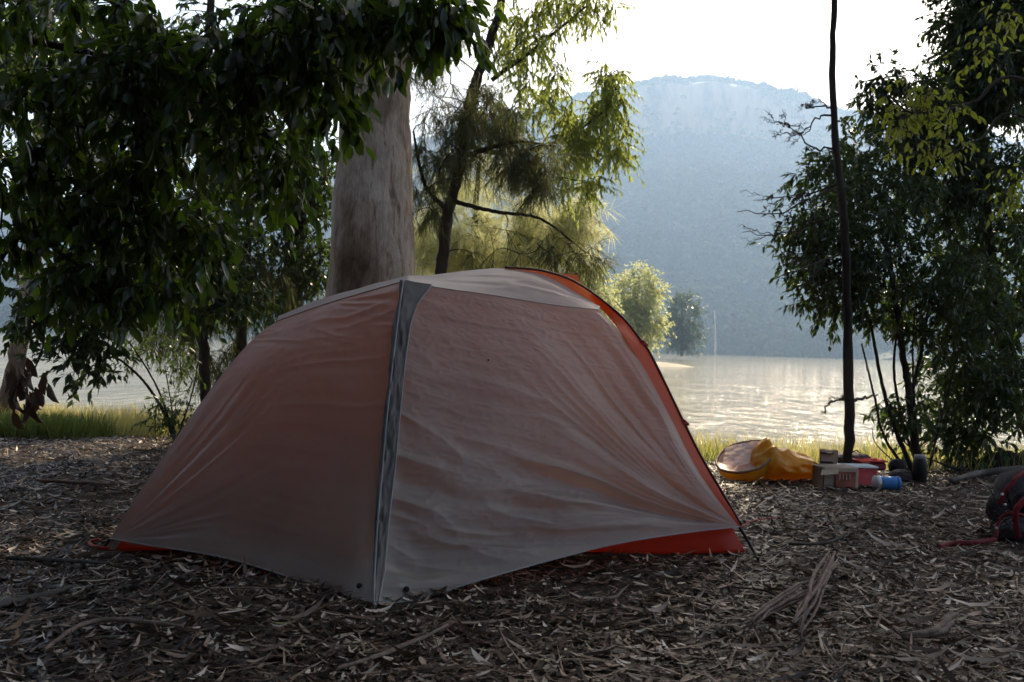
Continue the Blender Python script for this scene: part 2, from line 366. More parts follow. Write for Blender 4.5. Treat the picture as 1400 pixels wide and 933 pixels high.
px = np.r_[px, rng.uniform(600, 1350, 3500)]; s_ = np.r_[s_, rng.uniform(.865, 1.0, 3500)]; C = mount_point(px, s_); C[:, 2] += rng.uniform(2, 6, len(C))
rad = np.clip(rng.lognormal(1.42, .38, len(C)), 1.8, 9.5)*np.interp(s_, [0, .6, 1], [1.1, .95, .8])
FC_, FR_, FS_ = C, rad, s_
# thin trees along the ridge
n = 420; px = rng.uniform(560, 1330, n); P = mount_point(px, np.full(n, .995)); mb = MB()
Cs = []
for p in P:
    h = rng.uniform(7, 16); mb.tube([p, p+[rng.uniform(-1, 1), 0, h]], [.35, .2], 4, cap=False)
    for k in range(3): Cs.append(p+[rng.uniform(-2.4, 2.4), 0, h+rng.uniform(-3.5, 1)])
Cs = np.array(Cs); V, T, rn = crowns(Cs, rng.uniform(1.0, 2.3, len(Cs)), 1, 4, .6)
nv = len(V); V2 = np.vstack([V]+mb.V); Q2 = np.concatenate(mb.Q)+nv
tag(mesh_np('ridge_trees', V2, [Q2, T], M['forest'], rnd=np.r_[np.full(len(Q2), .3), rn]), 'row of thin trees standing against the sky along the mountain crest', 'forest', kind='stuff')
# ------------------------------------------------------------------ leaves
TPL = {
 'fig': (np.array([(0, 0, 0), (.22, .36, .03), (.55, .5, .05), (.84, .3, .0), (1, 0, -.1), (.84, -.3, .0), (.55, -.5, .05), (.22, -.36, .03), (.22, 0, 0), (.55, 0, -.01), (.84, 0, -.05)]),
         [[8, 1, 2, 9], [9, 2, 3, 10], [7, 8, 9, 6], [6, 9, 10, 5]], [[0, 1, 8], [0, 8, 7], [10, 3, 4], [5, 10, 4]]),
 'gum': (np.array([(0, 0, 0), (.3, .5, .03), (.7, .36, -.03), (1, .05, -.14), (.7, -.3, -.03), (.3, -.45, .03)]), [[0, 1, 2, 5], [5, 2, 3, 4]], []),
 'small': (np.array([(0, 0, 0), (.45, .5, .05), (1, 0, -.08), (.45, -.5, .05)]), [], [[0, 1, 2], [0, 2, 3]]),
 'blade': (np.array([(0, .5, 0), (0, -.5, 0), (.5, .42, .0), (.5, -.42, .0), (.85, .2, -.06), (.85, -.2, -.06), (1, 0, -.13)]), [[0, 1, 3, 2], [2, 3, 5, 4]], [[4, 5, 6]]),
 'needle': (np.array([(0, .5, 0), (0, -.5, 0), (.6, .5, -.06), (.6, -.5, -.06), (1, 0, -.2)]), [[0, 1, 3, 2]], [[2, 3, 4]]),
 'curl': (np.array([(0, 0, .12), (.2, .4, .02), (.2, -.4, .05), (.5, .5, -.03), (.5, -.5, .03), (.8, .36, .03), (.8, -.3, .09), (1, 0, .2)]), [[1, 2, 4, 3], [3, 4, 6, 5]], [[0, 2, 1], [5, 6, 7]]),
}
def unit(v): return v/(np.linalg.norm(v, axis=-1, keepdims=True)+1e-9)
def leaves(P, D, Nn, L, W, kind, rnd=None, curl=1.0):
    t, Q, T = TPL[kind]; D = unit(D); S_ = unit(np.cross(D, Nn)); U = np.cross(S_, D)
    L = np.broadcast_to(L, len(P)); W = np.broadcast_to(W, len(P)); curl = np.broadcast_to(curl, len(P))
    V = P[:, None]+t[None, :, 0, None]*(L[:, None, None]*D[:, None])+t[None, :, 1, None]*(W[:, None, None]*S_[:, None])+t[None, :, 2, None]*((L*curl)[:, None, None]*U[:, None])
    o = (np.arange(len(P))*len(t))[:, None, None]; f = []; r = []
    rnd = rng.random(len(P)) if rnd is None else rnd
    if Q: f.append((np.array(Q)[None]+o).reshape(-1, 4)); r.append(np.repeat(rnd, len(Q)))
    if T: f.append((np.array(T)[None]+o).reshape(-1, 3)); r.append(np.repeat(rnd, len(T)))
    return V.reshape(-1, 3), f, np.concatenate(r)
def rdir(n): return unit(rng.normal(size=(n, 3)))
rad2 = np.where(FS_ > .86, FR_*.55, FR_)
K = 80; cc = np.repeat(np.arange(len(FC_)), K); n2 = len(cc)
u = rdir(n2); u[:, 2] = np.abs(u[:, 2])*1.1-.25; rr2 = rad2[cc]*(.45+.6*rng.random(n2))*(1+.35*np.repeat(rng.normal(size=len(FC_)), K)*0)
P = FC_[cc]+u*rr2[:, None]*np.stack([np.ones(n2), np.ones(n2), np.repeat(rng.uniform(.8, 1.5, len(FC_)), K)], -1)
L = rad2[cc]*rng.uniform(.25, .55, n2); D = np.cross(u, rdir(n2))
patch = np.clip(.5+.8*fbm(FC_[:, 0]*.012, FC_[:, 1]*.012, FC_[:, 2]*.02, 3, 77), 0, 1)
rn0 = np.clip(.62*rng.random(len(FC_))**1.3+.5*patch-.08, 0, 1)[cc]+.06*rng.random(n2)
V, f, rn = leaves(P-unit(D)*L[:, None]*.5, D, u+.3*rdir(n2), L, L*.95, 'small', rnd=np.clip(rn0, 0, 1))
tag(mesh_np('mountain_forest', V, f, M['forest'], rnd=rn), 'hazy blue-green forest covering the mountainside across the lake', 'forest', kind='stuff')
def lobe_px(px, py, Y, rx, ry, rd, n):   # ellipsoid given through picture position, real size
    c = at(px, py, Y); k = Y/F; return (c, np.array([rx*k, rd, ry*k]), n)
def lobe_w(x, y, z, rx, ry, rz, n): return (np.array([x, y, z], float), np.array([rx, ry, rz], float), n)
def sample_lobes(lobes):
    out = []
    for c, r, n in lobes:
        d = rdir(n)*(rng.random((n, 1))**.42); out.append(c+d*r)
    return np.vstack(out)
def make_tree(name, label, trunks, lobes, leaf, mats, cluster=(.16, 26), group=None, base=None, size=(.09, .022), droop=.5, twigs=4, branch_r=.012, limb_mat=None, cat='tree', leafmul=1.0, simple=False, wob=.12, crownname='crown', sides=10, extra_nodes=None):
    """trunks: list of (points, r0, r1)"""
    barkm, leafm = mats
    root = empty(name, base if base is not None else (trunks[0][0][0] if trunks else (0, 0, 0)), label, cat, group)
    nodes = []; mb = MB()
    for k, (pts, ra, rb) in enumerate(trunks):
        n = max(10, int(len(pts)*9)); P = spline(pts, n)
        rr = ra+(rb-ra)*np.linspace(0, 1, n)**.8
        P[1:-1] += rng.normal(size=(n-2, 3))*rr[1:-1, None]*.12
        mb.tube(P, rr, sides if ra > .03 else 6, wob, k*3.7)
        lo = int(n*.2) if k == 0 else 1
        nodes.append(P[lo:])
    if trunks: mb.build('trunk', barkm, root)
    if not lobes: return root
    C = sample_lobes(lobes)
    if extra_nodes is not None: nodes.append(np.asarray(extra_nodes))
    NP = np.vstack(nodes)
    order = np.argsort([np.min(np.linalg.norm(NP-c, axis=1)) for c in C]); C = C[order]
    mb = MB()
    buf = np.zeros((len(NP)+len(C)*4+8, 3)); buf[:len(NP)] = NP; m = len(NP)
    nC = len(C)
    for i, c in enumerate(C):
        dd = buf[:m]-c; d = np.linalg.norm(dd, axis=1)+.35*np.clip(dd[:, 2], 0, 9)
        p = buf[np.argmin(d)]; L = np.linalg.norm(c-p)
        mid = (p+c)/2+rng.normal(size=3)*L*.12+np.array([0, 0, L*.1])
        Q = spline([p, mid, c], 6)
        r = branch_r*(.35+.9*min(L, 1.2))
        mb.tube(Q, np.linspace(r, r*.35, 6), 5, cap=False)
        buf[m:m+3] = Q[[2, 4, 5]]; m += 3
    cr, nl = cluster
    # twigs and leaves
    nt_ = twigs; TD_ = rdir(nC*nt_); TD_[:, 2] -= droop*.6; TD_ = unit(TD_); base_p = np.repeat(C, nt_, 0); TL = cr*rng.uniform(.6, 1.3, nC*nt_)
    if not simple:
        tipp = base_p+TD_*TL[:, None]; tipp[:, 2] -= droop*TL*.3
        A, Bv = base_p, tipp
        # thin three-sided twigs, vectorised
        ref = np.array([0, 0, 1.]); s1 = unit(np.cross(Bv-A, ref)); s2 = unit(np.cross(Bv-A, s1)); tr = branch_r*.22
        ring = [math.cos(a)*s1+math.sin(a)*s2 for a in (0, 2.09, 4.19)]
        VV = np.stack([A+tr*g for g in ring]+[Bv+tr*.4*g for g in ring], 1).reshape(-1, 3)
        o = (np.arange(len(A))*6)[:, None, None]; FQ = (np.array([[0, 1, 4, 3], [1, 2, 5, 4], [2, 0, 3, 5]])[None]+o).reshape(-1, 4)
        mb.add(VV, FQ)
    mb.build('branches', limb_mat or barkm, root)
    per = max(1, int(nl*leafmul/nt_)); K = len(base_p)*per
    t = rng.uniform(.12, 1.05, K); idx = np.repeat(np.arange(len(base_p)), per)
    P = base_p[idx]+TD_[idx]*(TL[idx]*t)[:, None]; P[:, 2] -= droop*TL[idx]*.3*t*t
    D = TD_[idx]*.8+rdir(K)*.75; D[:, 2] -= droop*1.2
    Nn = rdir(K)*.7+np.array([0, 0, 1.])
    L = size[0]*rng.uniform(.5, 1.35, K); W = size[1]*rng.uniform(.7, 1.2, K)
    crn = np.repeat(rng.random(nC), nt_)[idx]
    V, f, rn = leaves(P, D, Nn, L, W, leaf, rnd=np.clip(.55*rng.random(K)+.5*crn*rng.random(K), 0, 1), curl=rng.uniform(.2, 1.8, K))
    mesh_np(crownname, V, f, leafm, root, rnd=rn)
    return root
# ------------------------------------------------------------------ the tent
tc0 = gnd(160, 757); tc1 = gnd(1017, 760)
ax = (tc1-tc0); ax[2] = 0; ax /= np.linalg.norm(ax); nn_ = np.array([-ax[1], ax[0], 0])
RC = tc0+nn_*.52          # a point of the vertical plane through the ridge
def rp(px, py):
    d = ray(px, py); return CP+d*((RC-CP).dot(nn_)/d.dot(nn_))
def mir(P): P = np.asarray(P); return P+2*((RC-P)@nn_)[..., None]*nn_
tent = empty('tent', (tc0+tc1)/2, 'grey and orange two-person dome tent pitched on the leaf litter', 'tent')
ST = gnd(513, 829, .005)
def C3(l): return np.array([at(*p) for p in l])
zipc = C3([(556, 384, 3.36), (547, 450, 3.22), (537, 540, 3.07), (529, 620, 2.95), (520, 710, 2.81), (515, 775, 2.72)]); zipc = np.vstack([zipc, gnd(513, 826, .015)])
hemL = C3([(150, 737, 3.17), (200, 746, 3.11), (300, 762, 2.98), (400, 791, 2.83), (465, 812, 2.73)]); hemL = np.vstack([hemL, zipc[-1:]])
hemR = C3([(1011, 721, 3.42), (940, 729, 3.33), (850, 743, 3.16), (760, 765, 3.0), (650, 796, 2.82), (570, 821, 2.69)]); hemR = np.vstack([hemR, zipc[-1:]])
poleL = C3([(378, 440, 3.60), (350, 460, 3.57), (310, 504, 3.51), (268, 560, 3.43), (225, 622, 3.34), (185, 682, 3.25), (150, 737, 3.17)])
seamL = C3([(556, 384, 3.36), (500, 400, 3.42), (440, 418, 3.51), (378, 440, 3.60)])
seamR = C3([(556, 384, 3.36), (600, 394, 3.40), (671, 404, 3.47), (759, 418, 3.6), (819, 424, 3.72)])
poleR = C3([(819, 424, 3.72), (848, 454, 3.70), (880, 502, 3.65), (917, 572, 3.57), (945, 628, 3.50), (975, 675, 3.46), (1011, 721, 3.42)])
outR = np.vstack([[rp(690, 367), rp(742, 372), rp(790, 389)], C3([(846, 431, 3.84), (876, 467, 3.79), (892, 491, 3.76), (933, 575, 3.66), (958, 625, 3.58), (985, 671, 3.50), (1013, 719, 3.43)])])
def coons(top, bot, left, right, n=220, m=220):
    # top: left->right, bot: left->right, left: top->bottom, right: top->bottom ; returns G[i(down), j(across)]
    t, b, l, r = spline(top, m), spline(bot, m), spline(left, n), spline(right, n)
    u = np.linspace(0, 1, m)[None, :, None]; v = np.linspace(0, 1, n)[:, None, None]
    return (1-v)*t[None]+v*b[None]+(1-u)*l[:, None]+u*r[:, None]-((1-u)*(1-v)*t[0]+u*(1-v)*t[-1]+(1-u)*v*b[0]+u*v*b[-1])
def nrm(G):
    a = np.gradient(G, axis=0); b = np.gradient(G, axis=1); return unit(np.cross(a, b))
def fade(u, a=.06): return np.clip(u/a, 0, 1)*np.clip((1-u)/a, 0, 1)
def ridged(x): return 1-np.abs(x)*2
def wr_right(G):
    n, m = G.shape[:2]; U, Vv = np.meshgrid(np.linspace(0, 1, m), np.linspace(0, 1, n))
    dx = (1-U)*1.25; dy = (1-Vv)*1.0+.0                 # from the lower right corner
    r = np.hypot(dx, dy)+1e-3; th = np.arctan2(dy, dx)
    w = np.exp(-((r-.45)/.42)**2)*np.clip(r/.12, 0, 1)
    warp = .5*fbm(U*3, Vv*3, 0, 3, 3)
    a1 = ridged(vnoise(th*7.5+warp*.8, r*.8, 0, 11))*w*.019
    a2 = ridged(vnoise(th*19+warp, r*1.6, 0, 12))*w*.006
    # draped folds falling to the lower left
    s = (Vv*1.0+U*-.32)+.06*fbm(U*2, Vv*2, 0, 3, 30)
    wl = np.clip(1.1-U*1.15, 0, 1)*np.clip(Vv*1.6-.15, 0, 1)
    a3 = ridged(vnoise(s*9+warp*.5, U*2.2, 0, 15))*wl*.019
    a4 = ridged(vnoise(s*24+warp, U*4, 0, 16))*wl*.0065
    # tension lines under the seam
    wt = np.clip(1-Vv*3.2, 0, 1)
    s2 = Vv*1.0-U*.12
    a5 = ridged(vnoise(s2*34+warp, U*2.6, 0, 17))*wt*.005
    a6 = fbm(U*3, Vv*3, 0, 2, 50)*.012+.0016*fbm(U*34, Vv*34, 0, 3, 60)+.0012*ridged(vnoise(U*30+Vv*22, Vv*60-U*20, 0, 61))
    return (a1+a2+a3+a4+a5+a6)*fade(U, .05)*np.clip((1-Vv)/.05, 0, 1)*np.clip(Vv/.04, 0, 1)
def wr_left(G):
    n, m = G.shape[:2]; U, Vv = np.meshgrid(np.linspace(0, 1, m), np.linspace(0, 1, n))   # U: 0 = pole, 1 = zip
    warp = .5*fbm(U*3, Vv*3, 0, 3, 73)
    dx = U*1.2; dy = (1-Vv); r = np.hypot(dx, dy)+1e-3; th = np.arctan2(dy, dx)
    a1 = ridged(vnoise(th*14+warp, r, 0, 71))*np.exp(-((r-.3)/.3)**2)*.004
    a2 = ridged(vnoise(Vv*26+warp*1.5+U*1.5, U*1.6, 0, 72))*np.clip(U*1.5-.4, 0, 1)*.0032
    a3 = ridged(vnoise(Vv*36-U*6+warp, U*3, 0, 75))*np.clip(1-Vv*4, 0, 1)*.005
    a6 = fbm(U*2.5, Vv*2.5, 0, 2, 77)*.012+.0009*fbm(U*34, Vv*34, 0, 3, 78)
    return (a1+a2+a3+a6)*fade(U, .05)*np.clip((1-Vv)/.05, 0, 1)*np.clip(Vv/.04, 0, 1)
def push(G, w, bulge=0.0):
    Nn = nrm(G); s = np.sign((Nn[len(G)//2, G.shape[1]//2]).dot(CP-G[len(G)//2, G.shape[1]//2]))
    n, m = G.shape[:2]; U, Vv = np.meshgrid(np.linspace(0, 1, m), np.linspace(0, 1, n))
    return G+Nn*s*(w+bulge*np.sin(np.pi*U)*np.sin(np.pi*Vv))[..., None]
GL = coons(seamL[::-1], hemL, poleL, zipc); GL = push(GL, wr_left(GL), .03)
GR = coons(seamR, hemR[::-1], zipc, poleR, 300, 300); GR = push(GR, wr_right(GR), .015)
mb = MB(); mb.grid(GL); flL = mb.build('fly_panel', M['fly_grey'], tent)
mb = MB(); mb.grid(GR); flR = mb.build('fly_panel', M['fly_grey'], tent)
# top panel, ridge to seam
ridgeL = np.array([rp(383, 436), rp(440, 411), rp(500, 394), rp(556, 381)]); ridgeR = np.array([rp(556, 381), rp(600, 375), rp(650, 369), rp(690, 367.5), rp(742, 376), rp(788, 400), rp(822, 423)])
sL = spline(seamL[::-1], 60); sR = spline(seamR, 90); rL = spline(ridgeL, 60); rR = spline(ridgeR, 90)
T_ = np.vstack([rL, rR[1:]]); S_ = np.vstack([sL, sR[1:]])
v = np.linspace(0, 1, 30)[:, None, None]; GT = T_[None]*(1-v)+S_[None]*v
uu = np.linspace(0, 1, GT.shape[1])[None]; vv = np.linspace(0, 1, 30)[:, None]
GT[..., 2] += np.sin(np.pi*vv)*(.012+.004*fbm(uu*12, vv*2, 0, 3, 90)*1)+.003*ridged(vnoise(vv*7, uu*5, 0, 91))*np.sin(np.pi*vv)
mb = MB(); mb.grid(GT); mb.build('roof_panel', M['fly_roof'], tent)
# orange sleeve strip along the right pole
inn = spline(np.vstack([ridgeR[3:], poleR[1:]]), 80); out_ = spline(outR, 80); v = np.linspace(0, 1, 8)[:, None, None]
GS = inn[None]*(1-v)+out_[None]*v; GS[..., 2] += (.008*np.sin(np.pi*v[..., 0])*(1+.6*fbm(np.linspace(0, 20, 80)[None], v[..., 0]*3)))
mb = MB(); mb.grid(GS); mb.build('pole_sleeve', M['sleeve'], tent)
mb = MB(); mb.tube(out_+np.array([0, -.004, .004]), .0048, 8); mb.build('tent_pole', M['pole'], tent)
mb = MB(); pl = spline(poleL, 60); mb.tube(pl+np.array([.004, .012, -.004]), .0045, 8); mb.build('tent_pole', M['pole'], tent)
mb = MB(); mb.tube(spline(np.vstack([rp(383, 438), ridgeL[1:3]-[0, 0, .012], ridgeR[:3]-[0, 0, .012], outR[0]-[0, 0, .01]]), 60), .0045, 8); mb.build('ridge_pole', M['pole'], tent)
mb = MB(); brow = spline([mir(seamR[0]), RC*0+rp(600, 378), seamR[0]+[0, .02, -.006]], 30); brow[:, 2] -= .012; mb.tube(brow, .0045, 8); mb.build('brow_pole', M['pole'], tent)
# the other side: orange half of the fly (mirror of the front about the ridge)
mb = MB(); mb.grid(mir(GL)[::4, ::4]); mb.build('rear_fly_panel', M['fly_orange'], tent)
mb = MB(); mb.grid(mir(GR)[::4, ::4]); mb.build('rear_fly_panel', M['fly_orange'], tent)
mb = MB(); G2 = mir(GT); mb.grid(G2); mb.build('rear_roof_panel', M['fly_orange'], tent)
# end walls
v = np.linspace(0, 1, 24)[:, None, None]
A = out_; B = mir(out_); mb = MB(); GG = A[None]*(1-v)+B[None]*v; GG = GG+ax*(.05*np.sin(np.pi*v)*np.linspace(0, 1, 80)[None, :, None]); mb.grid(GG[:, 20:]); mb.build('end_panel', M['fly_orange'], tent)
A = pl; B = mir(pl); GG = A[None]*(1-v)+B[None]*v; GG = GG-ax*(.01*np.sin(np.pi*v)*np.linspace(0, 1, 60)[None, :, None]); mb = MB(); mb.grid(GG); mb.build('end_panel', M['fly_orange'], tent)
# flag of rear fabric showing over the ridge
pa, pb, pc, pd = at(742, 372, 3.97), at(790, 376, 4.05), at(795, 392, 4.0), at(750, 384, 3.97)
mb = MB(); mb.grid(coons([pa, pb], [pd, pc], [pa, pd], [pb, pc], 8, 8)); mb.build('vent_flap', M['fly_orange'], tent)
# zip flap with gusset
zc = spline(zipc, 120); zt = np.linspace(0, 1, 120)
tow = unit(CP-zc); sidev = unit(np.cross(tow, np.gradient(zc, axis=0)))
if sidev[60][0] < 0: sidev = -sidev
wL = np.interp(zt, [0, .1, .5, 1], [.022, .022, .022, .006]); wR = np.interp(zt, [0, .02, .08, .16, .3, .6, .9, 1], [.088, .08, .048, .032, .028, .028, .022, .008])
v = np.linspace(-1, 1, 15)
G = np.stack([zc+tow*.006+sidev*(np.where(a < 0, wL*a, wR*a)+.006*fbm(zt*14, a*2, 0, 3, 40))[:, None]+tow*((.008*(1-a*a)+.014*fbm(zt*24, a*2.6+3, 0, 4, 33)))[:, None] for a in v], 0)
G[:, 0, 2] = np.maximum(G[:, 0, 2]-.0, 0)
mb = MB(); mb.grid(G); flap_ = mb.build('zip_flap', M['zip_tape'], tent)
mb = MB(); mb.tube(zc+tow[:, :]*.016-sidev*(wL*.5)[:, None], .0028, 6); mb.build('zip', M['grey_cap'], flap_)
mb = MB(); mb.tube(zc[:]+tow*.012+sidev*(wR*.98+.001)[:, None], .0022, 6); mb.build('seam_tape', M['grey_cap'], flap_)
# seams along the roof and hems
for q_, nm_, r_ in ((seamR, 'seam', .0016), (seamL, 'seam', .0016), (hemR, 'hem', .0022), (hemL, 'hem', .0022)):
    mb = MB(); mb.tube(spline(q_, 60)+[0, -.001, .0015], r_, 5); mb.build(nm_, M['grey_cap'], tent)
# toggles near the foot of the zip
def disc(px, py, Yv, r, mat=M['black'], name='toggle'):
    c = at(px, py, Yv); mb = MB(); mb.tube([c, c+unit(CP-c)*.01], r, 14); mb.build(name, mat, tent)
def onG(G, px, py):
    d = unit(ray(px, py)); w_ = G.reshape(-1, 3)-CP; dist = np.linalg.norm(np.cross(w_, d), axis=1); return G.reshape(-1, 3)[np.argmin(dist)]
for (px, py, r) in ((555, 806, .0085), (668, 492, .003)):
    c = onG(GR, px, py); mb = MB(); mb.tube([c, c+unit(CP-c)*.008], r, 14); mb.build('toggle', M['black'], tent)
c = onG(GL, 491, 801); mb = MB(); mb.tube([c, c+unit(CP-c)*.009], .008, 14); mb.build('toggle', M['black'], tent)
for (px, py) in ((873, 471), (931, 577)):
    i = np.argmin([np.linalg.norm(np.cross(p-CP, unit(ray(px, py)))) for p in out_]); c = out_[i]
    mb = MB(); mb.tube([c-[.03, 0, -.006], c+[.0, -.015, .008], c+[.018, 0, -.008]], .006, 8); mb.box(c+[0, -.012, 0], (.022, .012, .016), .3, .003); mb.build('clip', M['red_web'], tent)
# inner tent: bathtub floor and tapering body
e0 = tc0.copy(); e1 = tc1.copy(); e0[2] = e1[2] = .012
e2 = e1+nn_*1.04; e3 = e0+nn_*1.04
def ring(k, z, inset):
    cpt = (e0+e1+e2+e3)/4; P = [e0, e1, e2, e3]; out = []
    for i in range(4):
        for t in np.linspace(0, 1, 24, endpoint=False):
            q = P[i]*(1-t)+P[(i+1) % 4]*t; d = cpt-q; q = q+d*inset; q[2] = z+.004*math.sin(t*20+i); out.append(q)
    return np.array(out)
rings = [ring(0, .008, 0), ring(1, .02, .0), ring(2, .09, .035), ring(3, .13, .10)]
def loft(rings, cap=False):
    V = np.vstack(rings); n = len(rings[0]); i = np.arange(len(rings)-1)[:, None]*n; j = np.arange(n)[None]; k = (j+1) % n
    mb = MB(); Q = np.stack([i+j, i+k, i+n+k, i+n+j], -1).reshape(-1, 4); T = []
    if cap: V = np.vstack([V, rings[0].mean(0)]); jj = np.arange(n); T = np.stack([(jj+1) % n, jj, np.full(n, len(V)-1)], -1)
    mb.add(V, Q, T); return mb
loft(rings, True).build('floor_tub', M['inner_red'], tent)
loft([ring(3, .131, .102), ring(4, .4, .42), ring(5, .6, .6), ring(6, .74, .8), ring(7, .76, .96)]).build('inner_body', M['inner_mesh'], tent)
# corner struts, pegs, guy loops
def seg(name, pts, r, mat, n=10, sides=7): mb = MB(); mb.tube(spline(pts, n), r, sides); return mb.build(name, mat, tent)
seg('corner_strap', [at(1011, 721, 3.42), at(1024, 742, 3.41), gnd(1038, 769, .0)], .0055, M['black'])
seg('corner_strap', [at(150, 737, 3.17), gnd(140, 752, .01)], .005, M['black'])
seg('guy_loop', [gnd(150, 750, .02), gnd(130, 748, .025), gnd(122, 742, .02), gnd(135, 738, .03)], .006, M['red_web'])
seg('guy_line', [at(1012, 721, 3.43), gnd(1030, 712, .02), gnd(1060, 708, .02)], .003, M['red_web'])
seg('peg', [gnd(1038, 770, -.03), gnd(1036, 764, .03)], .005, M['black'])
seg('peg', [gnd(513, 834, -.03), gnd(512, 826, .03)], .005, M['grey_cap'])
seg('peg_loop', [zipc[-1]+[0, 0, .01], gnd(507, 838, .01), gnd(512, 846, .012), gnd(516, 836, .01)], .0025, M['zip_tape'])
# ------------------------------------------------------------------ gear at the lake side
# yellow dry bag lying with its mouth open to the left
by = 5.55; k = by/F
bag = empty('yellow_bag', gnd(1060, 657), 'orange-yellow waterproof bag slumped with its pale open mouth to the left', 'bag')
pc = [(1030, 640, 30, 14), (1042, 634, 34, 22), (1056, 628, 28, 27), (1068, 633, 26, 22), (1090, 636, 26, 19), (1110, 640, 20, 15), (1124, 647, 10, 8), (1128, 650, 2, 2)]
cs = spline([[*at(a, b, by), rx*k, rz*k] for a, b, rx, rz in pc], 40)
rings = []; th = np.linspace(0, 2*np.pi, 72, endpoint=False)
for i, q in enumerate(cs):
    t = i/39; rz_ = q[4]; ry_ = .17*math.sin(min(1, t*1.0+.35)*np.pi*.85)**.7
    nz = 1+.20*fbm(np.cos(th)*1.6+3, np.sin(th)*1.6, t*4.2, 3, 5)+.15*ridged(vnoise(np.cos(th)*2.1, np.sin(th)*2.1+9, t*5, 6))-.07
    x = q[0]+.03*np.cos(th)*0-(.05*np.sin(th)*(1-t) if True else 0); P = np.stack([x+0*th, q[1]+ry_*np.cos(th)*nz, q[2]+rz_*np.sin(th)*nz], -1); P[:, 2] = np.maximum(P[:, 2], .005+.004*np.cos(th*5)); rings.append(P)
# mouth ring tilted, left
mo = at(1019, 624, by-.03)
def mouth(s, dx=0, dz=0): 
    c = mo+[dx, 0, dz]; return np.stack([c[0]+s*38*k*np.cos(th)*(1), c[1]+s*.16*np.sin(th), np.maximum(c[2]+s*(14*k*np.cos(th)+ 15*k*-np.sin(th)*-1)*.9+.006*fbm(np.cos(th)*3, np.sin(th)*3, s), .008)], -1)
# body
loft(rings).build('bag_body', M['yellow'], bag)
# lower cup holding the mouth
cup = [mouth(.55, .03, -.085), mouth(.85, .015, -.07), mouth(.98, .005, -.035), mouth(1.0, 0, -.008)]
loft(cup, True).build('bag_cup', M['yellow'], bag)
liner_ = loft([mouth(1.0, 0, -.004), mouth(.9, .004, -.018), mouth(.6, .01, -.03), mouth(.3, .01, -.01), mouth(.05, .01, .006)]).build('liner', M['liner'], bag)
mb = MB(); mb.tube(np.vstack([mouth(1.01), mouth(1.01)[:1]]), .0075, 7, .2); mb.build('rim', M['tan_rim'], liner_)
c = at(1013, 617, by); mb = MB(); gg = coons(C3([(992, 612, 5.5), (1015, 606, 5.52), (1040, 603, 5.6)]), C3([(988, 634, 5.45), (1010, 637, 5.42), (1040, 627, 5.5)]), C3([(992, 612, 5.5), (988, 634, 5.45)]), C3([(1040, 603, 5.6), (1040, 627, 5.5)]), 24, 24)
gg += (.012*fbm(np.arange(24)[:, None]*.3, np.arange(24)[None]*.3))[..., None]*np.array([0, -1, .6]); mb.grid(gg); mb.build('inner_flap', M['liner'], bag)
# cardboard carton
def G0(px, py): return gnd(px, py)
def boxthing(name, label, cat, px, pyb, wpx, hpx, dep, rz, parts, mat):
    c = gnd(px, pyb); kk = c[1]/F; W, H = wpx*kk, hpx*kk; root = empty(name, c, label, cat)
    mb = MB(); mb.box((c[0], c[1]+dep/2, H/2+.002), (W, dep, H), rz, .006); mb.build('body', mat, root, smooth=False); return root, c, W, H, kk
r_, c, W, H, kk = boxthing('carton', 'low brown cardboard carton with faded red print in front of the red box', 'box', 1148, 670, 50, 30, .16, .06, None, M['card'])
mb = MB(); mb.box((c[0]+.028, c[1]-.006, H*.48), (W*.56, .004, H*.72), .06, .001); mb.build('printed_panel', M['card_red'], r_, False)
for j in range(4):
    mb = MB(); mb.box((c[0]-.005+j*.018, c[1]-.0095, H*.6), (.006, .003, H*.25), .06, .0005); mb.build('print_bar', M['card'], r_, False)
mb = MB(); fl = coons([at(1124, 642, c[1]), at(1147, 640, c[1])], [at(1122, 650, c[1]-.06), at(1146, 648, c[1]-.06)], [at(1124, 642, c[1]), at(1122, 650, c[1]-.06)], [at(1147, 640, c[1]), at(1146, 648, c[1]-.06)], 4, 4); mb.grid(fl); mb.build('flap', M['card'], r_, False)
r_, c, W, H, kk = boxthing('standing_packet', 'upright tan packet with two black bands beside the yellow bag tip', 'packet', 1134, 652, 24, 36, .05, -.25, None, M['card'])
for zz in (H*.55, H*.9):
    mb = MB(); mb.box((c[0]-.012, c[1]+.022, zz), (W*.7, .062, .009), -.25, .002); mb.build('band', M['black'], r_, False)
r_, c, W, H, kk = boxthing('red_box', 'bright red box with a white lid edge beside the carton', 'box', 1177, 665, 44, 25, .13, .05, None, M['red'])
mb = MB(); mb.box((c[0], c[1]+.064, H+.004), (W*1.03, .138, .010), .05, .002); mb.build('lid', M['white'], r_, False)
tub = empty('blue_canister', gnd(1212, 661), 'bright blue canister lying on its side right of the red box', 'canister'); a = gnd(1199, 660, .038); b = gnd(1228, 661, .038)
mb = MB(); Lc = spline([a, a+(b-a)*.5, b], 12); mb.tube(Lc, [.03, .034]+[.036]*8+[.034, .03], 22); mb.build('body', M['blue'], tub)
mb = MB(); mb.tube([a-[.016, 0, 0], a+[.014, 0, 0]], .0375, 22); mb.build('lid', M['white'], tub); mb = MB(); mb.tube([b-[.012, 0, 0], b+[.004, 0, 0]], .0375, 22); mb.build('end_cap', M['blue'], tub)
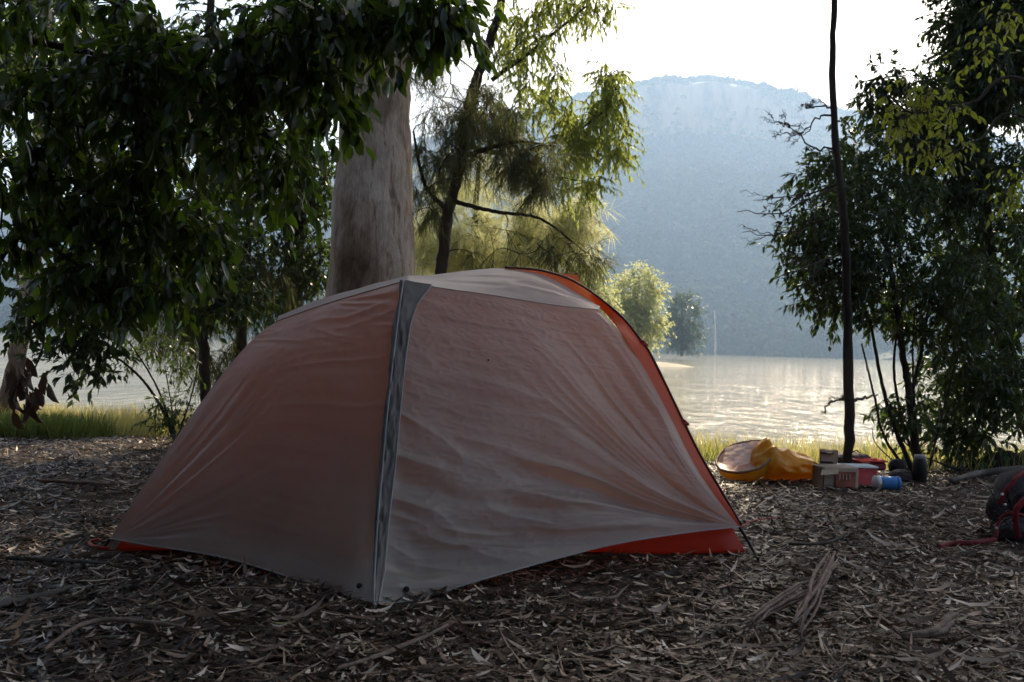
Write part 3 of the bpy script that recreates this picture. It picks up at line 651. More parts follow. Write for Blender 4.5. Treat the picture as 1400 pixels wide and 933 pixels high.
# red lid and dark bag behind
pz = empty('red_tray', gnd(1195, 652), 'flat dark red tray lying behind the red box', 'tray'); c = gnd(1195, 652)
mb = MB(); mb.box((c[0], c[1]+.1, .058), (.17, .14, .05), .1, .012); mb.build('body', M['dkred'], pz, False); mb = MB(); mb.box((c[0], c[1]+.1, .088), (.18, .15, .01), .1, .003); mb.build('rim', M['red'], pz, False)
def sack(name, label, cat, c, d, mat, seed, amp=.22):
    V, T = ico(4); V = V*(1+amp*fbm(V[:, 0:1]*1.5+seed, V[:, 1:2]*1.5, V[:, 2:3]*1.5, 3, seed)+.08*ridged(vnoise(V[:, 0:1]*4+seed, V[:, 1:2]*4, V[:, 2:3]*4, seed)))
    V = np.sign(V)*np.abs(V)**.8*np.asarray(d)/2+np.asarray(c); V[:, 2] = np.maximum(V[:, 2], gz(V[:, 0], V[:, 1])+.003)
    mb = MB(); mb.add(V, (), T); return mb
c = gnd(1183, 650); o = sack('', '', '', c+[0, .25, .055], (.26, .2, .12), M['cushion'], 4).build('stuff_sack', M['cushion']); tag(o, 'dull brown stuff sack slumped at the foot of the slim trunk', 'bag')
mb = MB(); q = c+[0, .25, .06]; mb.tube([q+[.0, -.02, .055], q+[.02, -.03, .07], q+[.05, -.02, .05]], .004, 6); mb.build('cord', M['black'], o)
c = gnd(1238, 660); o = sack('', '', '', c+[0, .06, .03], (.13, .12, .07), M['cushion'], 9).build('stuff_sack', M['cushion']); tag(o, 'small brown cloth bundle between the blue canister and the black bottle', 'bag')
c = gnd(1238, 652); o = sack('', '', '', c+[-.01, .1, .05], (.1, .1, .09), M['pack_dark'], 12).build('cloth_bundle', M['pack_dark']); tag(o, 'dark rounded bundle just behind the small brown cloth bundle', 'bag')
# black bottle
c = gnd(1257, 660); bt = empty('black_bottle', c, 'black insulated bottle with a grey screw cap standing by the shrub', 'bottle')
mb = MB(); mb.lathe([(0, .002), (.036, .002), (.04, .008), (.041, .1), (.04, .125), (.033, .138), (.03, .142)], c); mb.build('body', M['black'], bt)
mb = MB(); mb.lathe([(.0315, .14), (.0325, .142), (.0325, .156), (.029, .16), (0, .161)], c); mb.build('cap', M['grey_cap'], bt)
# fallen log, right
lg = [at(1430, 634, 6.6), at(1390, 634, 6.6), at(1355, 632, 6.6), at(1330, 640, 6.6), at(1310, 650, 6.55)]
log = empty('fallen_log', gnd(1360, 655), 'dark fallen log with a curling dead branch at the right edge', 'log')
mb = MB(); P = spline([lg[0]+[.8, 0, 0]]+lg, 40); mb.tube(P, np.interp(np.linspace(0, 1, 40), [0, .6, .8, 1], [.1, .085, .06, .02]), 16, .4, 3); mb.build('trunk', M['bark_dark'], log)
mb = MB(); mb.tube(spline([at(1335, 645, 6.5), at(1310, 642, 6.45), at(1285, 633, 6.4), at(1266, 626, 6.4)], 20), np.linspace(.018, .004, 20), 7, .2); mb.build('branch', M['bark_dark'], log)
mb = MB(); mb.tube(spline([gnd(1300, 657, .02), at(1340, 647, 6.0), at(1380, 643, 6.0), at(1440, 640, 6.0)], 20), np.linspace(.012, .03, 20), 8, .2); o = mb.build('fallen_branch', M['dead_wood']); tag(o, 'weathered grey branch lying in front of the fallen log', 'branch')
# backpack at right edge
c = gnd(1410, 742); bp = empty('backpack', c, 'dark backpack with red straps lying at the right edge of the picture', 'backpack')
sack('', '', '', c+[.13, .1, .12], (.42, .3, .28), M['pack_dark'], 3, .45).build('pack_body', M['pack_dark'], bp)
sack('', '', '', c+[.0, -.01, .045], (.3, .22, .12), M['pack_dark'], 8, .3).build('hip_pad', M['pack_dark'], bp)
def strap(pts, w, mat, name, par, thick=.006):
    P = spline(pts, 30); T = unit(np.gradient(P, axis=0)); vw = unit(CP-P); S2 = unit(np.cross(T, vw)+np.array([0, 0, .3])); mb = MB(); mb.tube(P, w*.5, 8, .15)
    V = mb.V[0]; 
    for i in range(30):
        q = V[i*8:(i+1)*8]-P[i]; a = q@vw[i]; V[i*8:(i+1)*8] -= (a*.72)[:, None]*vw[i]
    return mb.build(name, mat, par)
cy = c[1]
strap([at(1365, 690, cy-.12), at(1378, 668, cy-.13), at(1392, 652, cy-.12), at(1412, 640, cy-.08)], .018, M['dkred'], 'shoulder_strap', bp)
strap([at(1392, 735, cy-.16), at(1388, 705, cy-.17), at(1396, 688, cy-.17), at(1415, 675, cy-.15)], .024, M['dkred'], 'side_strap', bp)
strap([at(1362, 735, cy-.16), at(1366, 712, cy-.14), at(1380, 702, cy-.15), at(1400, 705, cy-.15)], .014, M['dkred'], 'compression_strap', bp)
strap([gnd(1360, 738, .03), gnd(1335, 742, .03), gnd(1300, 744, .02), gnd(1284, 748, .015)], .02, M['dkred'], 'waist_strap', bp)
for px_, py_ in ((1362, 722), (1374, 690), (1385, 715), (1370, 676)):
    q = at(px_, py_, cy-.16); mb = MB(); mb.box(q, (.014, .008, .009), .4, .002); mb.build('buckle', M['grey_cap'], bp, False)
mb = MB(); 
for j in range(16):
    q = at(rng.uniform(1352, 1392), rng.uniform(668, 722), cy-.12); q2 = at(rng.uniform(1352, 1392), rng.uniform(668, 722), cy-.13); mb.tube(spline([q, (q+q2)/2+rng.normal(size=3)*.02, q2], 8), .0025, 5)
mb.build('cord_lacing', M['pack_dark'], bp)
# ------------------------------------------------------------------ tall pale gum behind the tent
b0 = gnd(505, 640); b0 = at(507, 560, 7.0); b0[2] = -.1
g1 = [b0, at(507, 440, 7.0), at(509, 380, 7.0), at(510, 250, 7.05), at(516, 120, 7.1), at(522, 0, 7.15), at(530, -260, 7.3), at(545, -700, 7.8)]
RG = np.array([.36, .34, .33, .3, .24, .2, .17, .12])
root = empty('pale_gum_tree', b0, 'thick pale smooth-barked gum tree standing right behind the tent', 'tree')
P = spline(g1, 90); mb = MB(); rr = np.interp(np.linspace(0, 1, 90), np.linspace(0, 1, 8), [.37, .345, .335, .305, .235, .2, .17, .12])
# radius from picture height so the taper follows the tree
rr = np.interp(P[:, 2], [-.2, .4, 1.3, 1.9, 3.0, 4.5, 8], [.4, .345, .31, .275, .225, .19, .12])
mb.tube(P, rr, 36, .07, 2.0)
limbs = [([P[60], P[60]+[1.2, .6, 1.6], P[60]+[3.0, 1.6, 3.0], P[60]+[5, 2.6, 4.2]], .1, .03), ([P[66], P[66]+[-1.4, -.6, 1.4], P[66]+[-3.2, -1.6, 2.6]], .09, .03), ([P[75], P[75]+[.6, 1.8, 1.6], P[75]+[1.4, 4, 2.6]], .08, .03), ([P[80], P[80]+[.8, -1.6, 1.4], P[80]+[2, -4, 2.2]], .08, .03)]
nd = []
for k, (pts, a, b) in enumerate(limbs):
    Q = spline(pts, 24); mb.tube(Q, np.linspace(a, b, 24), 10, .1, k); nd.append(Q)
mb.build('trunk', M['gumbark'], root)
crown_nodes = np.vstack(nd)
def add_crown(root, nodes, lobes, leaf, mats, cluster, size, droop=.8, twigs=4, branch_r=.014):
    r2 = make_tree('tmp', 'x', [], lobes, leaf, mats, cluster=cluster, base=root.location, size=size, droop=droop, twigs=twigs, branch_r=branch_r, extra_nodes=nodes)
    for o in [o for o in bpy.data.objects if o.parent == r2]: o.parent = root; o.matrix_parent_inverse = Matrix.Translation(-Vector(root.location))
    bpy.data.objects.remove(r2)
add_crown(root, crown_nodes, [lobe_w(1.5, 9.5, 9.5, 3.2, 2.2, 1.3, 170), lobe_w(4.0, 11, 10.5, 3.0, 2.4, 1.4, 130), lobe_w(-1.0, 10.5, 9.5, 2.2, 2.2, 1.2, 130), lobe_w(-3.0, 8, 9.0, 2.5, 2.6, 1.3, 90), lobe_w(.5, 5, 8.6, 3, 2, 1.1, 90)], 'gum', (M['dead_wood'], M['leaf_gum']), (.5, 90), (.17, .045))  # crown out of view, lobes placed to block sun from the camp
# ------------------------------------------------------------------ trees
make_tree('dark_tree', 'dark rough-barked tree just left of the thick pale gum', [([at(398, 600, 9.5), at(398, 430, 9.5), at(403, 330, 9.5), at(412, 200, 9.5), at(420, 40, 9.5), at(430, -150, 9.5)], .13, .06)],
          [lobe_px(330, 120, 9.5, 120, 130, .9, 60), lobe_px(420, 30, 9.5, 90, 90, .8, 40), lobe_px(360, 330, 9.3, 80, 90, .6, 60), lobe_px(430, 250, 9.4, 40, 90, .5, 60), lobe_px(430, 360, 9.4, 35, 50, .4, 34), lobe_px(330, 220, 9.5, 90, 60, .7, 60)], 'small', (M['bark_dark'], M['leaf_dark']), (.25, 46), size=(.075, .028))
make_tree('slender_tree', 'slender dark straight tree between the lake and the tent left slope', [([at(284, 620, 8.2), at(280, 520, 8.2), at(276, 400, 8.2), at(274, 300, 8.2), at(282, 150, 8.2), at(290, -60, 8.2)], .05, .03)],
          [lobe_px(240, 180, 8.2, 110, 110, .7, 90), lobe_px(280, 330, 8.4, 100, 80, .5, 80)], 'small', (M['bark_dark'], M['leaf_dark']), (.22, 44), size=(.07, .026))
make_tree('pale_leaning_tree', 'pinkish pale leaning trunk on the lake bank at the far left', [([at(4, 585, 7.6), at(12, 540, 7.6), at(28, 460, 7.6), at(42, 370, 7.6), at(52, 250, 7.6), at(60, 60, 7.6), at(65, -120, 7.6)], .075, .045)],
          [lobe_px(60, 60, 7.8, 120, 110, .8, 80), lobe_px(30, -60, 7.8, 120, 60, .8, 40)], 'small', (M['gumbark'], M['leaf_dark']), (.24, 44), size=(.08, .03))
# she-oak in the middle
make_tree('casuarina_tree', 'dark curved she-oak with feathery needles to the right of the pale gum', [([at(596, 560, 8.6), at(598, 420, 8.6), at(606, 350, 8.6), at(612, 290, 8.6), at(630, 225, 8.6), at(633, 170, 8.6), at(643, 130, 8.7), at(652, 100, 8.8)], .075, .03),
     ([at(616, 275, 8.6), at(680, 290, 8.4), at(740, 300, 8.3), at(800, 345, 8.2)], .025, .008), ([at(632, 215, 8.6), at(700, 195, 8.5), at(760, 200, 8.4)], .03, .01), ([at(612, 290, 8.6), at(580, 250, 8.5), at(565, 180, 8.5)], .025, .01)],
     [lobe_px(640, 170, 8.6, 75, 60, .6, 60), lobe_px(720, 225, 8.5, 45, 50, .5, 40), lobe_px(585, 250, 8.6, 30, 60, .4, 16), lobe_px(790, 345, 8.2, 45, 22, .3, 14), lobe_px(590, 60, 8.8, 50, 60, .6, 20), lobe_px(690, 330, 8.5, 80, 25, .4, 6)],
     'needle', (M['bark_dark'], M['needle']), (.19, 120), size=(.17, .0036), droop=.6, twigs=5, branch_r=.012)
make_tree('pale_casuarina_tree', 'pale yellow-green feathery she-oak on the bank behind the dark one', [([at(640, 560, 14), at(645, 420, 14), at(650, 300, 14), at(655, 220, 14)], .1, .03)],
     [lobe_px(650, 340, 14, 70, 60, 1, 70), lobe_px(740, 320, 13.6, 75, 55, .9, 75), lobe_px(590, 330, 14, 40, 70, .8, 40), lobe_px(790, 300, 13.4, 35, 25, .4, 18), lobe_px(640, 240, 14, 60, 35, .8, 20)],
     'needle', (M['bark_dark'], M['needle_pale']), (.3, 150), size=(.24, .005), droop=.35, twigs=5, branch_r=.012)
make_tree('backlit_gum_tree', 'sunlit bright green gum whose crown hangs over the lake beside the she-oak', [([at(598, 560, 11), at(602, 400, 11), at(613, 300, 11), at(632, 210, 11), at(642, 150, 11), at(662, 80, 11), at(686, 0, 11), at(710, -160, 11)], .07, .045), ([at(636, 200, 11), at(700, 210, 10.8), at(770, 190, 10.6), at(830, 150, 10.5)], .035, .012), ([at(672, 110, 11), at(740, 60, 10.9), at(800, 10, 10.8)], .03, .012)],
     [lobe_px(740, 110, 10.8, 45, 50, .7, 30), lobe_px(800, 185, 10.6, 55, 52, .6, 62), lobe_px(835, 125, 10.6, 30, 45, .4, 34), lobe_px(700, 50, 11, 50, 45, .6, 34), lobe_px(800, 0, 10.9, 50, 22, .6, 22), lobe_px(740, 15, 10.9, 50, 36, .6, 22), lobe_px(850, 195, 10.5, 22, 28, .4, 12), lobe_px(690, 160, 10.8, 50, 45, .6, 22), lobe_px(800, 250, 10.5, 40, 18, .4, 12)],
     'gum', (M['bark_dark'], M['leaf_gum']), (.22, 110), size=(.066, .015), droop=1.1, twigs=5, branch_r=.012)
# sunlit bank trees further round the shore
def shore_tree(name, label, px, py0, py1, Yd, wpx, mat, n, sz, seed):
    k = Yd/F; b = at(px, py0, Yd); hh = (py0-py1)
    make_tree(name, label, [([b, at(px+2, py0-hh*.5, Yd), at(px-2, py0-hh*.9, Yd)], .0022*Yd*.8, .0006*Yd)],
        [lobe_px(px, py0-hh*.72, Yd, wpx*.75, hh*.3, wpx*k*.7, int(n*.45)), lobe_px(px-wpx*.3, py0-hh*.4, Yd, wpx*.6, hh*.3, wpx*k*.6, int(n*.3)), lobe_px(px+wpx*.35, py0-hh*.32, Yd, wpx*.6, hh*.28, wpx*k*.6, int(n*.3))],
        'small', (M['dead_wood'], mat), (sz, 70), size=(sz*.22, sz*.11), droop=.4, twigs=5, branch_r=.03)
shore_tree('lit_shore_tree', 'bright yellow-green tree on the far bank just above the tent right pole', 868, 484, 362, 75, 50, M['leaf_bright'], 260, 1.0, 1)
shore_tree('lit_shore_tree', 'yellow-green tree half hidden behind the top of the tent', 805, 480, 350, 60, 50, M['leaf_bright'], 130, .9, 1)
shore_tree('dark_shore_tree', 'darker green tree at the waterline right of the bright bank trees', 932, 487, 398, 190, 34, M['leaf_dark'], 170, 1.9, 2)  # darker leaf material than the neighbouring bank trees
shore_tree('hidden_shore_tree', 'pale green bank tree seen between the she-oak trunk and the pale gum', 640, 478, 330, 48, 70, M['leaf_bright'], 150, .8, 2)
mb = MB(); p = at(978, 480, 500); mb.tube(spline([p-[0, 0, 4], at(978, 455, 500), at(977, 425, 500)], 8), np.linspace(.6, .25, 8), 6)
tag(mb.build('dead_tree', M['gumbark']), 'pale bare dead trunk standing low on the forested far slope', 'tree')
# sandy spit
mb = MB(); c = at(900, 486, 110); 
gx, gy = np.meshgrid(np.linspace(-1, 1, 30), np.linspace(-1, 1, 12), indexing='ij')
gg = np.stack([at(790, 486, 110)[0]+(gx+1)*.5*(at(945, 486, 110)[0]-at(790, 486, 110)[0]), 112+gy*9, WATER-.15+.55*np.clip(1-gx**2, 0, 1)**.5*np.clip(1-gy**2, 0, 1)**.5+.1*fbm(gx*4, gy*3)], -1); mb.grid(gg)
M['sand'] = solid('sand', [(.3, (.3, .24, .16)), (.7, (.5, .42, .3))], .6, .9)
tag(mb.build('beach', M['sand']), kind='structure')
# slim bare trunk on the right
T1 = [at(1160, 655, 5.75), at(1161, 560, 5.75), at(1159, 480, 5.75), at(1156, 350, 5.75), at(1148, 240, 5.75), at(1141, 180, 5.75), at(1138, 90, 5.75), at(1141, 0, 5.75), at(1144, -150, 5.8), at(1160, -500, 6.0), at(1170, -900, 6.3)]
slim = make_tree('bare_slim_tree', 'slim dark bare-trunked tree with dead side branches beside the camping gear', [(T1, .032, .002)], [], '', (M['bark_dark'], None), base=T1[0], wob=.2)
mb = MB()
def twiggy(mb, pts, r, depth=2, n=6, spread=.5, seed=0):
    P = spline(pts, 14); P[1:-1] += rng.normal(size=(12, 3))*.006; mb.tube(P, np.linspace(r, r*.3, 14), 5, cap=False)
    if depth == 0: return
    L = np.linalg.norm(P[-1]-P[0]); T = unit(np.gradient(P, axis=0))
    for k in range(n):
        i = rng.integers(3, 13); d = unit(T[i]+rng.normal(size=3)*spread*np.array([1, .8, 1])); l = L*rng.uniform(.2, .45)
        twiggy(mb, [P[i], P[i]+d*l*.5+rng.normal(size=3)*l*.06, P[i]+d*l], r*.5, depth-1, max(2, n-2), spread)
for a in [[(1141, 158), (1118, 162), (1098, 182), (1078, 184)], [(1140, 205), (1110, 200), (1088, 178), (1072, 170)], [(1148, 248), (1120, 262), (1085, 268), (1030, 274)], [(1150, 255), (1100, 275), (1060, 292), (1008, 290)], [(1153, 290), (1110, 308), (1060, 322), (1015, 318)], [(1155, 345), (1110, 362), (1080, 372), (1058, 382)], [(1143, 150), (1120, 146), (1100, 148)], [(1161, 546), (1140, 550), (1128, 556)]]:
    mb = MB(); twiggy(mb, [at(x, y, 5.75-.12*i*(1 if a[0][1] % 2 else -1)) for i, (x, y) in enumerate(a)], .007, 2, 5, .5); mb.build('dead_branch', M['twig'], slim)
mb = MB(); twiggy(mb, [at(1161, 548, 5.75), at(1180, 545, 5.9), at(1200, 540, 6.1)], .012, 0); mb.build('dead_branch', M['twig'], slim)
add_crown(slim, np.array([T1[-3], T1[-2], T1[-1], np.array(T1[-2])+[0, .5, .6], np.array(T1[-1])+[.4, 2, 1.2]]), [lobe_w(2.9, 6.8, 7.2, 1.6, 1.6, 1.1, 100), lobe_w(3.5, 9, 8.8, 2.2, 2, 1.3, 120)], 'gum', (M['twig'], M['leaf_gum']), (.45, 90), (.16, .045))  # leafy crown out of view, added to shade the camp
# right-hand shrubs
mb0 = [at(1258, 655, 6.4)]
def stem(a, Yv, r): return ([at(x, y, Yv) for x, y in a], r, r*.45)
B = mb0[0]
make_tree('multistem_shrub', 'many-stemmed dark shrub rising behind the black bottle', [
    stem([(1262, 662), (1250, 600), (1240, 520), (1228, 440), (1215, 340)], 6.4, .032), stem([(1255, 660), (1225, 590), (1205, 520), (1190, 440)], 6.35, .02), stem([(1250, 655), (1210, 600), (1195, 540), (1178, 470)], 6.3, .012),
    stem([(1262, 655), (1245, 560), (1262, 470), (1275, 380)], 6.5, .018), stem([(1262, 655), (1235, 580), (1222, 500), (1235, 400)], 6.45, .014), stem([(1250, 655), (1200, 610), (1192, 585)], 6.3, .006), stem([(1266, 655), (1290, 560), (1310, 480)], 6.5, .012),
    stem([(1262, 660), (1253, 590), (1248, 500), (1250, 430)], 6.35, .012)],
    [lobe_px(1110, 320, 6.4, 42, 60, .4, 40), lobe_px(1140, 380, 6.5, 50, 50, .5, 60), lobe_px(1200, 300, 6.6, 80, 90, .6, 105), lobe_px(1200, 410, 6.6, 60, 50, .5, 38), lobe_px(1280, 410, 6.7, 80, 85, .7, 120), lobe_px(1235, 560, 6.4, 36, 25, .3, 16), lobe_px(1110, 230, 6.6, 25, 30, .3, 12)],
    'small', (M['bark_dark'], M['leaf_dark']), (.15, 42), size=(.062, .02), base=B, branch_r=.008)
make_tree('right_bank_tree', 'dense dark tree filling the right edge above the fallen log', [
    stem([(1440, 660), (1400, 560), (1375, 470), (1350, 330), (1340, 180), (1345, 20), (1350, -150)], 7.2, .07), stem([(1400, 560), (1370, 500), (1310, 430)], 7.1, .025), stem([(1375, 470), (1420, 330), (1450, 150)], 7.2, .04)],
    [lobe_px(1345, 520, 6.9, 75, 60, .6, 90), lobe_px(1380, 400, 7.2, 80, 90, .8, 100), lobe_px(1330, 280, 7.2, 80, 90, .8, 100), lobe_px(1225, 150, 7.2, 48, 60, .5, 50), lobe_px(1270, 190, 7.2, 50, 70, .5, 40), lobe_px(1345, 100, 7.2, 50, 80, .7, 170), lobe_px(1400, 50, 7.3, 80, 110, .8, 220), lobe_px(1330, 10, 7.2, 38, 40, .5, 60), lobe_px(1310, 590, 6.7, 45, 25, .3, 24), lobe_px(1290, 230, 7.2, 60, 80, .5, 50), lobe_px(1170, 240, 7, 40, 50, .4, 30)],
    'small', (M['bark_dark'], M['leaf_dark']), (.19, 50), size=(.065, .024), base=at(1440, 660, 7.2), branch_r=.009)
make_tree('yellow_leaved_tree', 'sunlit yellow-green broad leaves on a branch reaching in at the upper right', [
    ([np.array([3.4, 4.6, 0]), np.array([3.3, 4.7, 1.2]), np.array([3.1, 4.7, 2.2]), np.array([3.0, 4.8, 3.4])], .06, .04),
    ([np.array([3.2, 4.7, 1.6]), at(1400, 110, 4.7), at(1330, 140, 4.7), at(1250, 155, 4.6), at(1215, 130, 4.6)], .016, .005), ([np.array([3.2, 4.7, 1.4]), at(1400, 160, 4.9), at(1340, 190, 4.9), at(1290, 215, 4.8)], .013, .004)],
    [lobe_px(1235, 150, 4.6, 50, 45, .3, 14), lobe_px(1300, 180, 4.7, 65, 50, .35, 15), lobe_px(1375, 50, 4.8, 35, 60, .4, 14), lobe_px(1270, 120, 4.7, 50, 25, .3, 10), lobe_px(1395, 240, 4.8, 20, 50, .3, 9)],
    'fig', (M['twig'], M['leaf_lime']), (.13, 15), size=(.044, .02), base=(3.4, 4.6, 0), branch_r=.006, droop=.7)
# foreground fig with its crown over the camp
make_tree('broadleaf_tree', 'dark broad-leaved tree hanging over the camp from the upper left', [
    ([np.array([-3.3, 2.6, 0]), np.array([-3.1, 2.7, 1.2]), np.array([-2.7, 2.9, 2.2]), np.array([-2.0, 3.0, 3.0]), np.array([-1.2, 3.0, 3.5])], .11, .05),
    ([np.array([-2.9, 2.8, 1.8]), at(60, 60, 3.2), at(200, 90, 3.1), at(330, 140, 3.1)], .025, .007), ([np.array([-2.0, 3.0, 2.9]), at(330, -100, 3), at(480, -40, 2.9), at(560, 20, 2.9)], .022, .006),
    ([np.array([-3.1, 2.7, 1.1]), at(-40, 260, 3.3), at(60, 330, 3.3), at(160, 400, 3.3)], .018, .005)],
    [lobe_px(90, 80, 3.1, 150, 110, .35, 54), lobe_px(250, 110, 3.1, 130, 110, .35, 48), lobe_px(60, 250, 3.3, 90, 70, .3, 30), lobe_px(190, 260, 3.3, 80, 80, .3, 34), lobe_px(390, 60, 3.0, 80, 90, .3, 40), lobe_px(480, 20, 2.9, 60, 45, .25, 22), lobe_px(560, 10, 2.85, 45, 45, .2, 14), lobe_px(360, 210, 3.2, 50, 60, .25, 14), lobe_px(150, 370, 3.3, 80, 45, .25, 24), lobe_px(20, 330, 3.3, 30, 30, .2, 6), lobe_px(470, 130, 3.0, 30, 35, .2, 7), lobe_px(270, 330, 3.3, 40, 30, .2, 8), lobe_px(590, 10, 2.9, 40, 25, .2, 12)],
    'fig', (M['bark_dark'], M['leaf_fig']), (.13, 27), size=(.064, .028), base=(-3.3, 2.6, 0), branch_r=.008, droop=.75)
make_tree('glossy_thicket_tree', 'dark small-leaved thicket tree behind the broad leaves at the left', [
    stem([(-70, 640), (-60, 520), (-20, 380), (90, 230), (160, 20), (170, -120)], 5.9, .05), stem([(100, 380), (40, 280), (0, 200)], 5.9, .025), stem([(125, 250), (220, 180), (330, 140)], 5.9, .025)],
    [lobe_px(100, 150, 5.9, 150, 150, .6, 110), lobe_px(300, 130, 5.9, 130, 130, .6, 80), lobe_px(200, 330, 5.9, 130, 70, .5, 90), lobe_px(300, 390, 6.2, 70, 60, .5, 44), lobe_px(120, 400, 5.8, 90, 50, .5, 44), lobe_px(60, 440, 5.8, 40, 30, .3, 10), lobe_px(420, 60, 6, 60, 80, .5, 50), lobe_px(110, 470, 5.6, 35, 40, .2, 14)],
    'small', (M['bark_dark'], M['leaf_dark']), (.16, 40), size=(.07, .03), base=at(-70, 640, 5.9), branch_r=.009)
make_tree('bank_shrub', 'thin-stemmed shrub leaning over the water left of the tent', [
    stem([(238, 600), (222, 560), (195, 520), (160, 490), (140, 492)], 6.2, .014), stem([(236, 590), (215, 530), (185, 480), (165, 455)], 6.2, .009), stem([(240, 600), (232, 540), (225, 500)], 6.25, .007), stem([(242, 600), (262, 540), (272, 490)], 6.2, .007)],
    [lobe_px(235, 560, 6.2, 28, 30, .2, 18), lobe_px(215, 480, 6.5, 50, 40, .3, 22)], 'small', (M['bark_dark'], M['leaf_dark']), (.12, 30), size=(.045, .013), base=at(238, 600, 6.2), branch_r=.005, cat='shrub')
make_tree('drooping_casuarina', 'dark drooping she-oak sprays over the water behind the slender tree', [
    stem([(330, 600), (330, 470), (335, 380), (345, 250)], 8.8, .06)], [lobe_px(340, 390, 8.8, 80, 60, .5, 60), lobe_px(250, 440, 8.8, 50, 50, .4, 22), lobe_px(310, 480, 8.8, 40, 40, .4, 12)],
    'needle', (M['bark_dark'], M['needle']), (.2, 90), size=(.22, .004), droop=1.0, twigs=5, base=at(330, 600, 8.8), branch_r=.01)
# unseen trees added beside, above and behind the camera to shade the camp
def unseen_tree(name, label, tr, lobes, size=(.26, .1), cl=(.6, 60)):
    make_tree(name, label, tr, lobes, 'gum', (M['bark_dark'], M['leaf_dark']), cl, size=size, droop=.8)
A_ = np.array
unseen_tree('added_shade_gum', 'unseen tall gum added beyond the right edge so its crown shades the camp', [([A_([8.2, 12.5, -.9]), A_([8, 12.5, 3]), A_([7.4, 12.6, 6]), A_([6.6, 12.8, 8.5])], .3, .14), ([A_([7.4, 12.6, 6]), A_([5.5, 12.6, 7.3]), A_([3, 12.2, 8])], .12, .05), ([A_([7, 12.6, 7]), A_([4.5, 11.3, 7.6]), A_([1.5, 10.6, 7.8])], .1, .04)],
      [lobe_w(4.5, 13.2, 8.4, 2.6, 2.0, 1.1, 190), lobe_w(2.0, 11.5, 7.8, 2.2, 2.0, 1.0, 170), lobe_w(6.6, 12.6, 8.6, 2.4, 2.4, 1.2, 140), lobe_w(4.2, 10.6, 7.6, 2.0, 1.6, .9, 120), lobe_w(.2, 10, 7.4, 1.8, 1.8, .9, 110)], (.17, .05), (.42, 90))
unseen_tree('added_shade_tree', 'unseen tall tree added behind the camera to the left for shade', [([A_([-5, -4, 0]), A_([-4.8, -3.6, 2.5]), A_([-4.2, -2.8, 5.0])], .2, .1)], [lobe_w(-5, -3.5, 3.4, 3.2, 2, 3, 260), lobe_w(-3.0, -.5, 5.6, 3, 2.6, 1.2, 330), lobe_w(-6.5, 2, 3.6, 2, 3, 3, 420)])
unseen_tree('added_shade_tree', 'unseen tall tree added straight behind the camera for shade', [([A_([0, -6, 0]), A_([.2, -5.8, 2.5]), A_([.6, -5, 6.0])], .2, .1)], [lobe_w(0, -5, 3.4, 4.2, 1.6, 3.2, 460), lobe_w(-.8, 0, 6.4, 3.2, 3.6, 1.2, 420)])
unseen_tree('added_shade_tree', 'unseen tall tree added behind the camera to the right for shade', [([A_([5.5, -4.5, 0]), A_([5.2, -4.2, 2.5]), A_([4.8, -3.4, 5.0])], .2, .1)], [lobe_w(5.6, -4.5, 2.6, 3.2, 2, 2.6, 260)])
# clump of dead leaves hanging at the left
k = 26; c = at(38, 525, 3.4); P = c+rng.normal(size=(k, 3))*[.035, .03, .05]; D = rdir(k)*.4+[0, 0, -1]
V, f, rn = leaves(P, D, rdir(k), .08, .032, 'fig', curl=2.6)
hb = mesh_np('dead_leaf_clump', V, f, M['leaf_brown'], rnd=rn); tag(hb, 'clump of curled brown dead leaves dangling in front of the leaning trunk', 'leaves')
mbx = MB(); mbx.tube(spline([at(38, 525, 3.4), at(60, 470, 3.4), at(60, 400, 3.35), at(90, 330, 3.3)], 12), .003, 5); mbx.build('stalk', M['twig'], hb)
# ------------------------------------------------------------------ grass
def grass(name, label, boxes, mat, h, w, per, rlab=None):
    Ps = []
    for x0, x1, d0, d1, n in boxes:
        nn = int(n/per); x = rng.uniform(x0, x1, nn); y = edge_y(x)+rng.uniform(d0, d1, nn)
        x = np.repeat(x, per)+rng.normal(size=nn*per)*.05; y = np.repeat(y, per)+rng.normal(size=nn*per)*.05
        Ps.append(np.stack([x, y, gz(x, y)-.02], -1))
    P = np.vstack(Ps); n = len(P); D = rdir(n)*.45+[0, 0, 1.]
    V, f, rn = leaves(P, D, rdir(n), h*rng.uniform(.4, 1.2, n), w, 'blade', curl=rng.uniform(-.5, 3.5, n))
    tag(mesh_np(name, V, f, mat, rnd=rn), label, 'grass', kind='stuff')
grass('bank_grass', 'dry grass along the sloping lake bank, its yellow partly painted sunlight', [(-9, -.5, .5, 3.5, 9000), (0, 9, .4, 3.2, 7000), (-9, 9, 3, 9, 9000), (-4.6, -2.3, .5, 2.6, 5000)], M['grass'], .24, .0045, 12)
grass('green_bank_grass', 'greener grass tufts mixed along the lake bank', [(0, 9, .3, 3.5, 8000), (0, 9, 3, 9, 5000), (-3.8, -2.95, -.1, .6, 4500)], M['grass_green'], .19, .005, 22)
